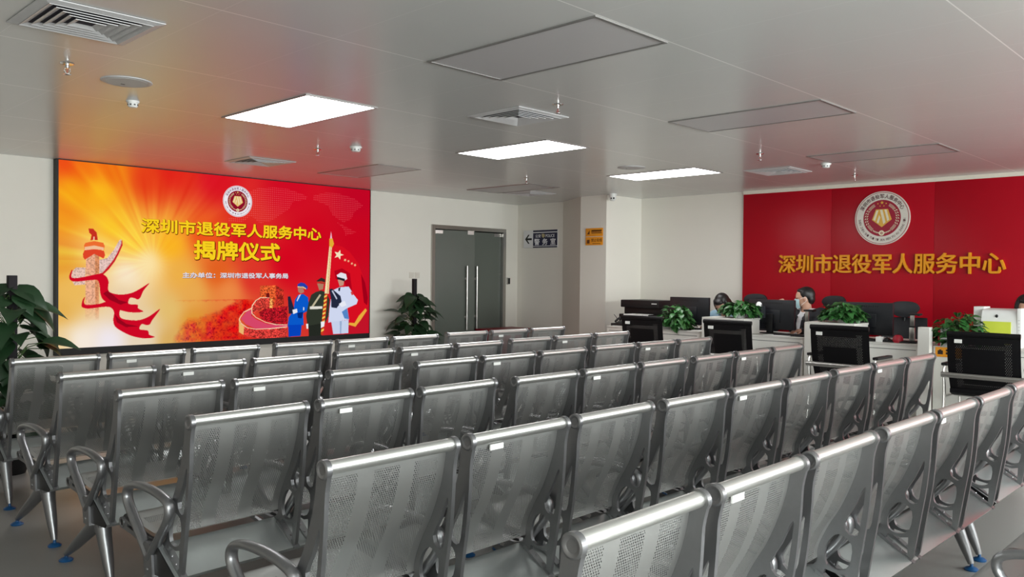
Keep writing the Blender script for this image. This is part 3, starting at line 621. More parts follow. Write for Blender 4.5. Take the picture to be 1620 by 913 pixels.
def make_bench():
    t = thing('waiting_bench', 'x', 'bench')
    for s in range(3):
        x0 = s*P_
        b = sheet(BACKP, 'backrest', PERF, x0+0.012, L_-0.024, t)
        rl = MB().tube([(x0+0.008, 0.001, RAIL_Z+0.003), (x0+L_-0.008, 0.001, RAIL_Z+0.003)], 0.0195, 18)
        rl.build('top_rail', POLISH, b)
        if s == 1: MB().box((x0+0.112, 0.012, 0.806), (x0+0.172, 0.0165, 0.824)).build('asset_sticker', STICK, b)
        sheet(SEATP, 'seat', PERFS, x0+0.012, L_-0.024, t)
        for xs_, sg in ((x0+0.007, -1), (x0+L_-0.007, 1)):
            f = MB().add([(v[0]+xs_, v[1], v[2]) for v in SIDE_V], SIDE_F)
            X = Matrix.Translation((xs_, 0, RAIL_Z)) @ Matrix.Rotation(sg*PI/2, 4, 'Y')
            f.lathe([(0.027, 0.0), (0.027, 0.009), (0.022, 0.0115), (0.0175, 0.011), (0.0135, 0.0085), (0.0005, 0.008)], X, 20)     # boss with its recess
            X2 = Matrix.Translation((xs_, 0.537, 0.397)) @ Matrix.Rotation(sg*PI/2, 4, 'Y')
            f.lathe([(0.021, 0.0), (0.021, 0.009), (0.014, 0.009), (0.012, 0.007), (0.0005, 0.007)], X2, 16)
            f.prism([(0.040,0.304),(0.050,0.300),(0.172,0.378),(0.165,0.390)], xs_-0.014, xs_+0.014, Matrix(((0,0,1,0),(1,0,0,0),(0,1,0,0),(0,0,0,1))))
            for q in (0.15, 0.4, 0.65, 0.9): f.ell((xs_+sg*0.004, 0.043+q*0.122, 0.306+q*0.084), (0.005, 0.005, 0.005), None, 8, 4)
            f.build('side_frame', CAST, t, smooth=30)
    # beam: a hollow triangular profile running the whole length
    bm_ = MB(); a, b = -0.02, 2*P_+L_+0.02; tri = [(0.045,0.306),(0.195,0.392),(0.212,0.386),(0.232,0.30),(0.222,0.282),(0.055,0.292)]
    n = len(tri); bm_.add([(a, y, z) for y, z in tri]+[(b, y, z) for y, z in tri], [tuple(range(n)), tuple(range(n, 2*n))]+[(i, (i+1) % n, n+(i+1) % n, n+i) for i in range(n)])
    bo = bm_.build('beam', BEAM, t, smooth=20, bevel=0.003)
    for x in (a, b):
        s = -1 if x < 0 else 1
        MB().add([(x, y, z) for y, z in tri]+[(x+s*0.004, y, z) for y, z in tri], [tuple(range(n)), tuple(range(n, 2*n))]+[(i, (i+1) % n, n+(i+1) % n, n+i) for i in range(n)]).build('beam_end_cap', BLACKP, bo, smooth=0)
    for k in range(4):
        x = (-0.022, P_-0.028, 2*P_-0.028, 2*P_+L_+0.022)[k]
        m = MB().tube([(x, y, z) for y, z in ARMP], 0.012, 14, True, flat=(0.0195, 0.014), up=(1, 0, 0))
        m.prism([(0.20,0.272),(0.262,0.272),(0.285,0.375),(0.262,0.392),(0.228,0.392),(0.21,0.36)], x-0.011, x+0.011, Matrix(((0,0,1,0),(1,0,0,0),(0,1,0,0),(0,0,0,1))))
        for z in (0.295, 0.340):
            for s in (-1, 1): m.ell((x+s*0.011, 0.24, z), (0.005, 0.008, 0.008), None, 10, 6)
        m.build('armrest', CAST, t, smooth=45)
    for x in (0.03, 2*P_+L_-0.03):
        m = MB()
        for path, rr in (([(0.225,0.292),(0.200,0.215),(0.158,0.11),(0.128,0.03)], (0.038, 0.031, 0.024, 0.014)), ([(0.23,0.285),(0.36,0.205),(0.52,0.105),(0.638,0.035)], (0.038, 0.031, 0.024, 0.014))):
            m.tube([(x, y, z) for y, z in path], rr, 12)
        m.box((x-0.03, 0.175, 0.262), (x+0.03, 0.30, 0.288))
        m.prism([(0.232,0.285),(0.205,0.19),(0.245,0.215),(0.33,0.222)], x-0.012, x+0.012, Matrix(((0,0,1,0),(1,0,0,0),(0,1,0,0),(0,0,0,1))))
        lg = m.build('leg', CAST, t, smooth=50)
        for y in (0.126, 0.645):
            MB().lathe([(0.001, 0.0), (0.030, 0.0), (0.032, 0.006), (0.022, 0.014), (0.008, 0.017), (0.006, 0.036)], Matrix.Translation((x, y, 0)), 18).build('foot_pad', BLUEF, lg)
    return t
ROWN = {6: 'the front row, nearest the screen', 5: 'the second row from the screen', 4: 'the third row from the screen', 3: 'the fourth row from the screen', 2: 'the fifth row from the screen', 1: 'the sixth row from the screen', 0: 'the row nearest the camera, only seats showing'}
COLN = {1: 'left end', 2: 'middle', 3: 'right end'}
BENCH = {(6,1): (1.338, 5.21, 0.77), (6,2): (2.994, 5.263, 0.48), (6,3): (4.68, 5.348, -0.68), (5,1): (1.316, 4.334, 3.16), (5,2): (2.943, 4.43, 1.2), (5,3): (4.611, 4.517, -0.59),
    (4,1): (1.3, 3.554, 1.76), (4,2): (2.959, 3.645, 0.3), (4,3): (4.59, 3.667, -1.1), (3,1): (1.243, 2.751, 2.09), (3,2): (2.863, 2.775, 0.29), (3,3): (4.467, 2.775, 0.39),
    (2,1): (1.193, 1.849, 1.1), (2,2): (2.776, 1.864, -0.44), (2,3): (4.417, 1.869, -1.03), (1,1): (1.198, 1.003, 0.69), (1,2): (2.801, 1.022, -0.2), (1,3): (4.43, 1.03, 0.0), (0,2): (2.742, 0.225, 0.0)}
proto = make_bench(); first = True
for (r, c), (x, y, a) in BENCH.items():
    o = proto if first else copy_tree(proto); first = False
    o.location = (x, y, 0); o.rotation_euler = (0, 0, math.radians(a))
    lab = 'silver three-seat metal bench, %s of %s' % (COLN[c], ROWN[r])
    if r == 0: lab = 'silver metal bench nearest the camera, only its perforated seats showing at lower right'
    tag(o, lab, 'bench', 'rows of silver waiting benches')

# ------------------------------------------------------------------ black visitor chairs in front of the counters
PERFB = perforated('perforated_black_back', (9, 8, 11), 0.5, 0.0, 0.014, 0.0015, 0.115, 0.52, 0.53)
PERFB2 = perforated('perforated_black_back_wide', (9, 8, 11), 0.5, 0.0, 0.014, 0.0015, 0.17, 0.52, 0.53)
def visitor_chair(x, y, label, m):
    # local: faces +X, back towards -X; y is width
    t = thing('visitor_chair', label, 'chair', (x, y, 0), 0, 'black chairs facing the counters')
    W = 0.265
    prof = [(0.125,0.42),(0.095,0.49),(0.064,0.56),(0.03,0.66),(0.012,0.76),(0.0,0.86),(-0.006,0.925)]
    pr = smooth_loop(prof, 4, False); d = [0]
    for p, q in zip(pr[:-1], pr[1:]): d.append(d[-1]+math.hypot(q[0]-p[0], q[1]-p[1]))
    n = len(pr)-1
    def fn(u, v): p = pr[n-int(round(v*n))]; return (p[0]-0.012*(1-(2*u-1)**2), -W+u*2*W, p[1])
    b = MB().grid(fn, 8, n, lambda u, v: (u*0.52, d[-1]-d[n-int(round(v*n))])).build('backrest', m, t, smooth=60)
    MB().tube([(-0.018+0.004*abs(k-3), -W+k*2*W/6, 0.93-0.001*abs(k-3)) for k in range(7)], 0.021, 12, flat=(0.022, 0.017), up=(0, 0, 1)).build('rolled_top', LEATHER, b)
    MB().box((-0.022, W-0.115, 0.855), (-0.012, W-0.06, 0.885)).build('asset_sticker', STICK, b)
    s = MB()
    sp = smooth_loop([(0.09,0.47),(0.20,0.44),(0.38,0.455),(0.48,0.465),(0.525,0.44),(0.52,0.405)], 3, False)
    poly = sp+[(q[0], q[1]-0.035) for q in sp[::-1]]
    s.prism(poly, -W, W, Matrix(((1,0,0,0),(0,0,-1,0),(0,1,0,0),(0,0,0,1)))); s.build('seat', LEATHER, t, bevel=0.008)
    fr = MB()
    for sg in (-1, 1):
        yy = sg*(W+0.035)
        path = smooth_loop([(0.03,yy,0.02),(0.055,yy,0.22),(0.07,yy,0.42),(0.06,yy,0.615),(0.10,yy,0.65),(0.34,yy,0.655),(0.46,yy,0.62),(0.49,yy,0.42),(0.50,yy,0.20),(0.51,yy,0.02)], 3, False)
        fr.tube(path, 0.017, 12, flat=(0.011, 0.024), up=(0, 1, 0))
        fr.tube([(0.50,yy,0.40),(0.06,yy,0.40)], 0.012, 10)
    fr.tube([(0.028,-W-0.05,0.585),(0.028,W+0.05,0.585)], 0.02, 12, flat=(0.022, 0.014), up=(0, 0, 1))
    fr.tube([(0.30,-W-0.035,0.40),(0.30,W+0.035,0.40)], 0.014, 10)
    fr.build('frame', STEEL, t)
    for sg in (-1, 1):
        yy = sg*(W+0.035)
        MB().box((0.055, yy-0.026, 0.655), (0.40, yy+0.026, 0.68)).build('arm_pad', BLACKP, t, bevel=0.008)
        MB().box((0.02, yy-0.022, 0), (0.06, yy+0.022, 0.022)).build('foot_glide', BLACKP, t, bevel=0.004)
        MB().box((0.49, yy-0.022, 0), (0.53, yy+0.022, 0.022)).build('foot_glide', BLACKP, t, bevel=0.004)
for i, (y, lab) in enumerate(((5.22, 'black padded visitor chair nearest the pillar, leftmost of four at the counter'), (4.19, 'black padded visitor chair in front of the woman with bowed head'), (3.07, 'black perforated visitor chair in front of the man in the dark suit'), (1.91, 'black padded visitor chair nearest the right edge, before the white terminal'))):
    visitor_chair(7.36, y, lab, PERFB2 if i == 2 else PERFB)

# ------------------------------------------------------------------ the service counters
DESK_TOP = mat('desk_top_grey', (120, 118, 116), 0.4, var=0.05)
for i, (a, b, lab) in enumerate(((5.02, 6.34, 'white counter desk at the pillar end, under the printer and first monitor'), (3.80, 4.98, 'white counter desk between the bowed woman and the man in the suit'), (2.66, 3.76, 'white counter desk holding the document camera with a red thing beside it'), (1.2, 2.54, 'white counter desk under the white terminal at the right edge'))):
    t = thing('service_desk', lab, 'desk', (8.2, (a+b)/2, 0), 0, 'white service desks along the red wall')
    w = (b-a)/2
    MB().box((0.0, -w, 0.06), (0.025, w, 0.735)).build('front_panel', LAMIN, t, bevel=0.002)
    MB().box((-0.004, -w, 0.735), (0.78, w, 0.757)).build('desk_top', DESK_TOP if False else mat('desk_top_pale', (206, 203, 198), 0.4, var=0.03), t, bevel=0.002)
    MB().box((0.02, -w+0.02, 0), (0.06, w-0.02, 0.06)).build('plinth', mat('plinth_grey', (130, 130, 128), 0.5), t)
    for s in (-1, 1): MB().box((0.025, s*w-(0.025 if s > 0 else 0), 0), (0.74, s*w+(0.025 if s < 0 else 0), 0.735)).build('side_panel', LAMIN, t)
    MB().box((0.018, -w+0.03, 0.70), (-0.002, w-0.03, 0.706)).build('shadow_groove', mat('groove_grey', (110, 110, 110), 0.6), t)
def hutch(y0, y1, label, z=0.93):
    t = thing('counter_pier', label, 'counter', (8.1, (y0+y1)/2, 0), 0, 'white raised piers between the desks')
    w = (y1-y0)/2
    MB().box((0, -w, 0), (0.022, w, z-0.02)).build('front_panel', LAMIN, t)
    MB().box((0.0, -w, z-0.02), (0.36 if w > 0.1 else 0.09, w, z)).build('top_board', LAMIN, t, bevel=0.003)
    if w <= 0.1: MB().box((0.022, -w, 0), (0.088, w, z-0.02)).build('core', LAMIN, t)
    else:
        for s in (-1, 1): MB().box((0.022, s*w-(0.03 if s > 0 else 0), 0), (0.096, s*w+(0.03 if s < 0 else 0), z-0.02)).build('side_panel', LAMIN, t)
        MB().box((0.1, -w, 0.76), (0.34, -w+0.02, z-0.02)).build('shelf_end', LAMIN, t); MB().box((0.1, w-0.02, 0.76), (0.34, w, z-0.02)).build('shelf_end', LAMIN, t)
hutch(4.41, 4.93, 'white raised counter pier behind the second black chair, carrying a plant'); hutch(3.23, 3.735, 'white raised counter pier behind the third black chair, carrying a plant')
hutch(2.545, 2.645, 'narrow white counter pier left of the rightmost black chair')

MONB = mat('monitor_back', (24, 25, 31), 0.4, var=0.1)
def monitor(x, y, label, w=0.54, z0=0.757, rz=0.0):
    t = thing('computer_monitor', label, 'monitor', (x, y, z0), rz, 'black computer monitors on the desks')
    h = 0.33; b = z0*0
    s = MB().box((-0.012, -w/2, 0.045), (0.028, w/2, 0.045+h)); sh = s.build('casing', MONB, t, bevel=0.006)
    MB().box((-0.022, -0.11, 0.12), (-0.012, 0.11, 0.26)).build('back_cover', MONB, sh, bevel=0.006)
    v = MB()
    for k in range(12): v.box((-0.0135, -0.13+k*0.022, 0.33), (-0.0115, -0.118+k*0.022, 0.345))
    v.build('vent_slot', BLACKM, sh)
    MB().box((0.028, -w/2+0.012, 0.06), (0.0285, w/2-0.012, 0.045+h-0.012)).build('screen', mat('lcd_black', (8, 9, 14), 0.15), t)
    MB().box((-0.05, -0.035, 0.01), (-0.015, 0.035, 0.22)).build('stand_neck', BLACKP, t, bevel=0.006)
    MB().lathe([(0.001, 0.0), (0.11, 0.0), (0.112, 0.008), (0.05, 0.014), (0.001, 0.016)], Matrix.Translation((-0.01, 0, 0)) @ Matrix.Diagonal((0.8, 1.15, 1, 1)), 28).build('stand_base', BLACKP, t)
monitor(8.62, 5.42, 'black monitor beside the first plant, seen from behind'); monitor(8.58, 4.34, 'black monitor in front of the man in the dark suit'); monitor(8.56, 3.30, 'black monitor right of the third plant, seen from behind')
def keyboard(x, y, label):
    t = thing('keyboard', label, 'keyboard', (x, y, 0.757), 0, 'desk keyboards')
    MB().box((-0.07, -0.22, 0), (0.07, 0.22, 0.016)).build('case', BLACKP, t, bevel=0.004)
    k = MB()
    for i in range(5):
        for j in range(15): k.box((-0.058+i*0.024, -0.205+j*0.0275, 0.016), (-0.039+i*0.024, -0.184+j*0.0275, 0.021))
    k.build('keys', BLACKM, t)
keyboard(8.36, 3.95, 'black keyboard at the front edge before the suited man'); keyboard(8.36, 3.0, 'black keyboard beside the red thing on the desk'); keyboard(8.42, 5.2, 'black keyboard by the first monitor')
def doc_camera(x, y, label):
    t = thing('document_camera', label, 'document camera', (x, y, 0.757), 0, 'silver document cameras on posts')
    MB().box((-0.05, -0.05, 0), (0.07, 0.05, 0.022)).build('base', BLACKP, t, bevel=0.005)
    MB().box((-0.014, -0.025, 0.022), (0.014, 0.025, 0.15)).build('lower_post', STEEL, t, bevel=0.004)
    MB().box((-0.011, -0.022, 0.145), (0.011, 0.022, 0.165)).build('clamp', BLACKP, t)
    MB().box((-0.010, -0.019, 0.165), (0.010, 0.019, 0.27)).build('upper_post', STEEL, t, bevel=0.003)
    MB().box((-0.025, -0.075, 0.27), (0.05, 0.03, 0.288)).build('camera_head', BLACKP, t, bevel=0.005)
    MB().lathe([(0.001, 0.262), (0.012, 0.262), (0.014, 0.27)], Matrix.Translation((0.02, -0.05, 0)), 14).build('lens', BLACKM, t)
doc_camera(8.34, 3.82, 'silver document camera post in front of the suited man'); doc_camera(8.36, 2.78, 'silver document camera post left of the narrow white pier')
def mk(name, m, label, cat, fn, group=None, bevel=0.0):
    b = MB(); fn(b); return tag(b.build(name, m, bevel=bevel), label, cat, group)
REDP = mat('red_plastic', (176, 26, 48), 0.4)
t = thing('seal_pad_holder', 'small round red holder on the desk beside the document camera', 'desk item', (8.33, 2.90, 0.757))
MB().lathe([(0.001,0),(0.045,0),(0.05,0.012),(0.045,0.05),(0.03,0.072),(0.001,0.078)], None, 20).build('holder_body', REDP, t); MB().lathe([(0.001,0.078),(0.012,0.078),(0.012,0.088),(0.001,0.09)], None, 12).build('holder_knob', BLACKP, t)
t = thing('computer_mouse', 'black mouse on the desk left of the red holder', 'mouse', (8.33, 3.0, 0.779)); MB().ell((0,0,0), (0.05,0.03,0.022)).build('mouse_body', BLACKP, t); MB().box((0.02,-0.003,0.016),(0.035,0.003,0.024)).build('scroll_wheel', STEEL, t)
t = thing('tissue_cube', 'small white box below the third monitor', 'box', (8.3, 3.06, 0.757)); MB().box((-0.03,-0.03,0),(0.03,0.03,0.05)).build('box_body', PAPER, t, bevel=0.003); MB().box((-0.015,-0.004,0.05),(0.015,0.004,0.056)).build('tissue_slot', STICK, t)
for (x, y, l) in ((8.33, 4.12, 'loose white papers on the desk before the suited man'), (8.40, 5.05, 'white papers beside the first monitor')):
    t = thing('paper_stack', l, 'papers', (x, y, 0.757))
    for k in range(3): MB().box((-0.10,-0.14,0.002*k),(0.10,0.14,0.002*k+0.0015), Matrix.Rotation(0.06*k, 4, 'Z')).build('paper_sheet', PAPER, t)
# cards, leaflet, orange sticker
t = thing('desk_calendar', 'white and red desk card standing beside the first plant', 'card', M=on_east(8.245, 5.50, 0.757))
MB().box((-0.085,0,-0.05),(0.085,0.14,-0.045)).build('card_face', PAPER, t); MB().box((0.045,0,-0.045),(0.085,0.14,-0.0445)).build('red_band', REDP, t)
b = MB()
for k in range(4): b.box((-0.07, 0.03+k*0.025, -0.045), (-0.01, 0.043+k*0.025, -0.0444))
b.build('print_block', mat('dark_green_print', (60, 90, 70), 0.6), t); MB().box((-0.085,0,-0.05),(0.085,0.004,0.0)).build('card_foot', PAPER, t)
t = thing('leaflet_holder', 'white leaflet holder with red edge left of the rightmost black chair', 'leaflet holder', M=on_east(8.23, 2.44, 0.757))
MB().box((-0.07,0,-0.03),(0.07,0.17,0)).build('holder_body', WHITEP, t, bevel=0.003); MB().box((-0.07,0.0,0.0),(-0.05,0.17,0.001)).build('red_edge', REDP, t)
b = MB()
for k in range(5): b.box((-0.03, 0.03+k*0.025, 0), (0.055, 0.04+k*0.025, 0.0008))
b.build('print_lines', mat('grey_print', (120, 120, 124), 0.6), t)
ORANGE = mat('orange_sticker', (232, 150, 24), 0.5, var=0.02); DARKI = mat('dark_ink', (40, 22, 10), 0.6)
t = thing('notice_sticker', 'orange notice sticker with a camera sign on the right-hand desk front', 'sticker', M=on_east(8.196, 2.40, 0.705))
MB().box((-0.12,-0.045,0),(0.12,0.045,0.002)).build('sticker_sheet', ORANGE, t, bevel=0.0006)
b = MB(); b.box((-0.10,-0.022,0.002),(-0.055,0.014,0.0028)); b.box((-0.088,0.014,0.002),(-0.068,0.022,0.0028)); b.box((-0.03,0.008,0.002),(-0.01,0.026,0.0028)); b.box((-0.03,-0.02,0.002),(-0.01,0.0,0.0028))
b.build('sign_mark', DARKI, t)

# white self-service terminal
t = thing('service_terminal', 'white self-service terminal with curved hood and yellow-green panel at the right edge', 'terminal', (8.55, 2.10, 0.757))
prof = smooth_loop([(0.22,0.0),(-0.02,0.0),(-0.05,0.10),(-0.045,0.22),(-0.02,0.32),(0.04,0.345),(0.22,0.35)], 4, False)
MB().prism(prof, -0.165, 0.125, Matrix(((1,0,0,0),(0,0,1,0),(0,1,0,0),(0,0,0,1)))).build('hood', WHITEP, t)
MB().box((-0.05,-0.20,0),(0.25,-0.166,0.36)).build('side_wing', WHITEP, t, bevel=0.004); MB().box((0.05,0.126,0),(0.25,0.215,0.365)).build('side_wing', WHITEP, t, bevel=0.004)
b = MB()
for k in range(6): b.box((-0.052,-0.19,0.10+k*0.03),(-0.05,-0.175,0.104+k*0.03))
b.build('vent_slot', mat('slot_pale', (170,170,170),0.6), t)
MB().box((-0.056,-0.12,0.03),(-0.048,0.105,0.235)).build('graphic_panel', mat('lime_panel', (206, 216, 74), 0.45, var=0.03), t)
MB().ell((-0.036,-0.0,0.285), (0.012,0.012,0.015)).build('camera_eye', BLACKM, t)
# printer and phone at the pillar end
t = thing('printer_cabinet', 'low charcoal cabinet under the black printer', 'cabinet', (9.32, 6.55, 0)); MB().box((-0.3,-0.36,0),(0.3,0.36,0.74)).build('cabinet_body', mat('charcoal_cabinet', (40,40,44), 0.5), t, bevel=0.003); MB().box((-0.31,-0.005,0.05),(-0.30,0.005,0.70)).build('door_gap', mat('groove_grey', (110,110,110),0.6), t)
t = thing('office_printer', 'black office printer beside the pillar behind the first plant', 'printer', (9.3, 6.50, 0.74))
MB().box((-0.22,-0.32,0),(0.25,0.32,0.13)).build('lower_body', BLACKP, t, bevel=0.01)
MB().box((-0.10,-0.32,0.13),(0.25,0.32,0.22)).build('upper_body', BLACKP, t, bevel=0.01)
MB().box((-0.20,-0.31,0.22),(0.25,0.31,0.32)).build('scanner_lid', BLACKP, t, bevel=0.012)
MB().box((-0.34,-0.18,0.10),(-0.08,0.18,0.112)).build('output_tray', mat('tray_grey', (150,150,154),0.4), t); MB().box((-0.33,-0.16,0.113),(-0.09,0.16,0.135)).build('paper_pile', PAPER, t)
MB().box((-0.204,-0.28,0.27),(-0.20,-0.2,0.282)).build('status_light', WHITEP, t)
t = thing('desk_phone', 'black desk phone with raised handset at the left end of the counter', 'telephone', (8.42, 6.25, 0.757))
MB().prism([(-0.09,0),(0.09,0),(0.09,0.075),(-0.09,0.03)], -0.08, 0.08, Matrix(((1,0,0,0),(0,0,1,0),(0,1,0,0),(0,0,0,1)))).build('phone_body', BLACKP, t, bevel=0.005)
MB().tube(smooth_loop([(0.06,0.075,0.10),(0.0,0.08,0.085),(-0.07,0.075,0.05)], 4, False), 0.014, 10).build('handset', BLACKP, t); MB().tube([(0.02,0.09,0.03),(0.02,0.13,0.10),(0.0,0.15,0.135)], 0.004, 6).build('antenna', BLACKP, t)
# white things lying on the woman's pier and behind the second plant
t = thing('tissue_pack', 'white tissue sticking out behind the second plant', 'tissue box', (8.45, 4.42, 0.93)); MB().box((-0.05,-0.05,0),(0.05,0.05,0.13)).build('box_body', mat('dark_box', (40,44,50),0.5), t, bevel=0.004)
MB().grid(lambda u, v: (-0.02+0.04*u+0.01*math.sin(7*v), -0.03+0.07*v, 0.13+0.05*math.sin(PI*u)*(0.5+0.5*math.sin(PI*v))), 6, 6).build('tissue', PAPER, t)

# ------------------------------------------------------------------ office chairs behind the counters
MESHB = mat('black_mesh_fabric', (18, 18, 24), 0.6, var=0.25, scale=200)
def office_chair(x, y, rz, label, top=1.17):
    t = thing('office_chair', label, 'chair', (x, y, 0), rz, 'black swivel chairs behind the counters')   # faces -X
    MB().prism(smooth_loop([(-0.25,-0.22),(-0.25,0.22),(0.0,0.25),(0.22,0.2),(0.22,-0.2),(0.0,-0.25)], 3), 0.44, 0.50).build('seat', MESHB, t, bevel=0.015)
    def fb(u, v): w = 0.23*(1-0.35*(2*v-1)**2*(v < 0.5)); return (0.24+0.06*v-0.05*math.sin(PI*v)+0.05*(1-(2*u-1)**2), (2*u-1)*w, 0.55+v*0.40)
    MB().grid(fb, 8, 8).build('backrest', MESHB, t)
    b = MB().tube([(0.30,0,0.50),(0.34,0,0.75),(0.34,0,0.95),(0.33,0,top-0.1)], 0.014, 8)
    b.build('back_spine', BLACKP, t)
    hb = MB()
    hp = smooth_loop([(-0.13,0.0),(-0.155,0.05),(-0.11,0.105),(0.0,0.12),(0.11,0.105),(0.155,0.05),(0.13,0.0),(0.08,-0.045),(0.0,-0.06),(-0.08,-0.045)], 3)
    n = len(hp); vs = []
    for dx in (0.0, 0.035): vs += [(0.29+dx-0.05*(a/0.2)**2, a, top-0.12+z) for a, z in hp]
    hb.add(vs, [tuple(range(n)), tuple(range(n, 2*n))]+[(i, (i+1) % n, n+(i+1) % n, n+i) for i in range(n)]); hb.build('headrest', MESHB, t, bevel=0.008)
    MB().tube([(0,0,0.08),(0,0,0.44)], 0.028, 14).build('gas_column', BLACKP, t)
    b = MB(); cs = MB()
    for k in range(5):
        a = 2*PI*k/5; d = Vector((math.cos(a), math.sin(a), 0)); b.tube([Vector((0,0,0.10)), d*0.30+Vector((0,0,0.075))], [0.025, 0.016], 8)
        MB().lathe([(0.001,-0.02),(0.026,-0.018),(0.03,0),(0.026,0.018),(0.001,0.02)], Matrix.Translation(d*0.30+Vector((0,0,0.03))) @ Matrix.Rotation(a, 4, 'Z') @ Matrix.Rotation(PI/2, 4, 'X'), 14).build('caster', BLACKM, t)
    b.build('star_base', BLACKP, t)
    for s in (-1, 1): MB().tube([(-0.02,s*0.24,0.47),(-0.02,s*0.30,0.55),(0.0,s*0.30,0.66),(-0.16,s*0.30,0.67)], 0.014, 8).build('armrest', BLACKP, t)
office_chair(9.50, 5.14, 0.1, 'black swivel chair behind the woman with bowed head'); office_chair(9.48, 4.18, -0.15, 'black swivel chair with curved headrest behind the man in the suit')
office_chair(9.30, 3.17, 0.35, 'empty black swivel chair behind the third monitor', 1.13); office_chair(9.45, 1.98, 0.0, 'black swivel chair at the right edge behind the white terminal')

# ------------------------------------------------------------------ people
SKIN = mat('skin', (206, 160, 136), 0.55, var=0.04); HAIR = mat('black_hair', (20, 16, 16), 0.45, var=0.3, scale=120)
def remesh(mb, name, m, parent, vox=0.008, it=6):
    me = mb.mesh(name, None, smooth=0); o = bpy.data.objects.new(name, me); C.objects.link(o)
    md = o.modifiers.new('r', 'REMESH'); md.mode = 'VOXEL'; md.voxel_size = vox
    sm = o.modifiers.new('s', 'SMOOTH'); sm.factor = 0.5; sm.iterations = it
    dg = bpy.context.evaluated_depsgraph_get(); m2 = bpy.data.meshes.new_from_object(o.evaluated_get(dg)); bpy.data.objects.remove(o)
    for p in m2.polygons: p.use_smooth = True
    m2.materials.clear(); m2.materials.append(m); m2.name = name
    o = bpy.data.objects.new(name, m2); C.objects.link(o); o.parent = parent; return o
def hand(mb, w, d, n, sgn):
    """w wrist, d pointing direction, n palm normal: palm, four bent fingers and a thumb from the side"""
    d = Vector(d).normalized(); n = Vector(n); n = (n-d*n.dot(d)).normalized(); s = d.cross(n)*sgn; w = Vector(w)
    mb.cap(w, w+d*0.03, 0.024, 0.026)
    for k in range(4):
        o = w+d*0.035+s*(-0.028+k*0.019); mb.cap(w+d*0.02+s*(-0.02+k*0.013), o+d*0.045, 0.015, 0.0105, 8)
        ln = (0.062, 0.072, 0.068, 0.052)[k]; p1 = o+d*(0.045+ln*0.45)+n*0.010; p2 = p1+d*ln*0.40+n*0.024
        mb.cap(o+d*0.045, p1, 0.0098, 0.009, 8); mb.cap(p1, p2, 0.009, 0.0078, 8)
    p0 = w+d*0.02-s*0.026; p1 = p0+d*0.03-s*0.024+n*0.012; p2 = p1+d*0.03-s*0.006+n*0.012
    mb.cap(p0, p1, 0.014, 0.011, 8); mb.cap(p1, p2, 0.011, 0.009, 8)
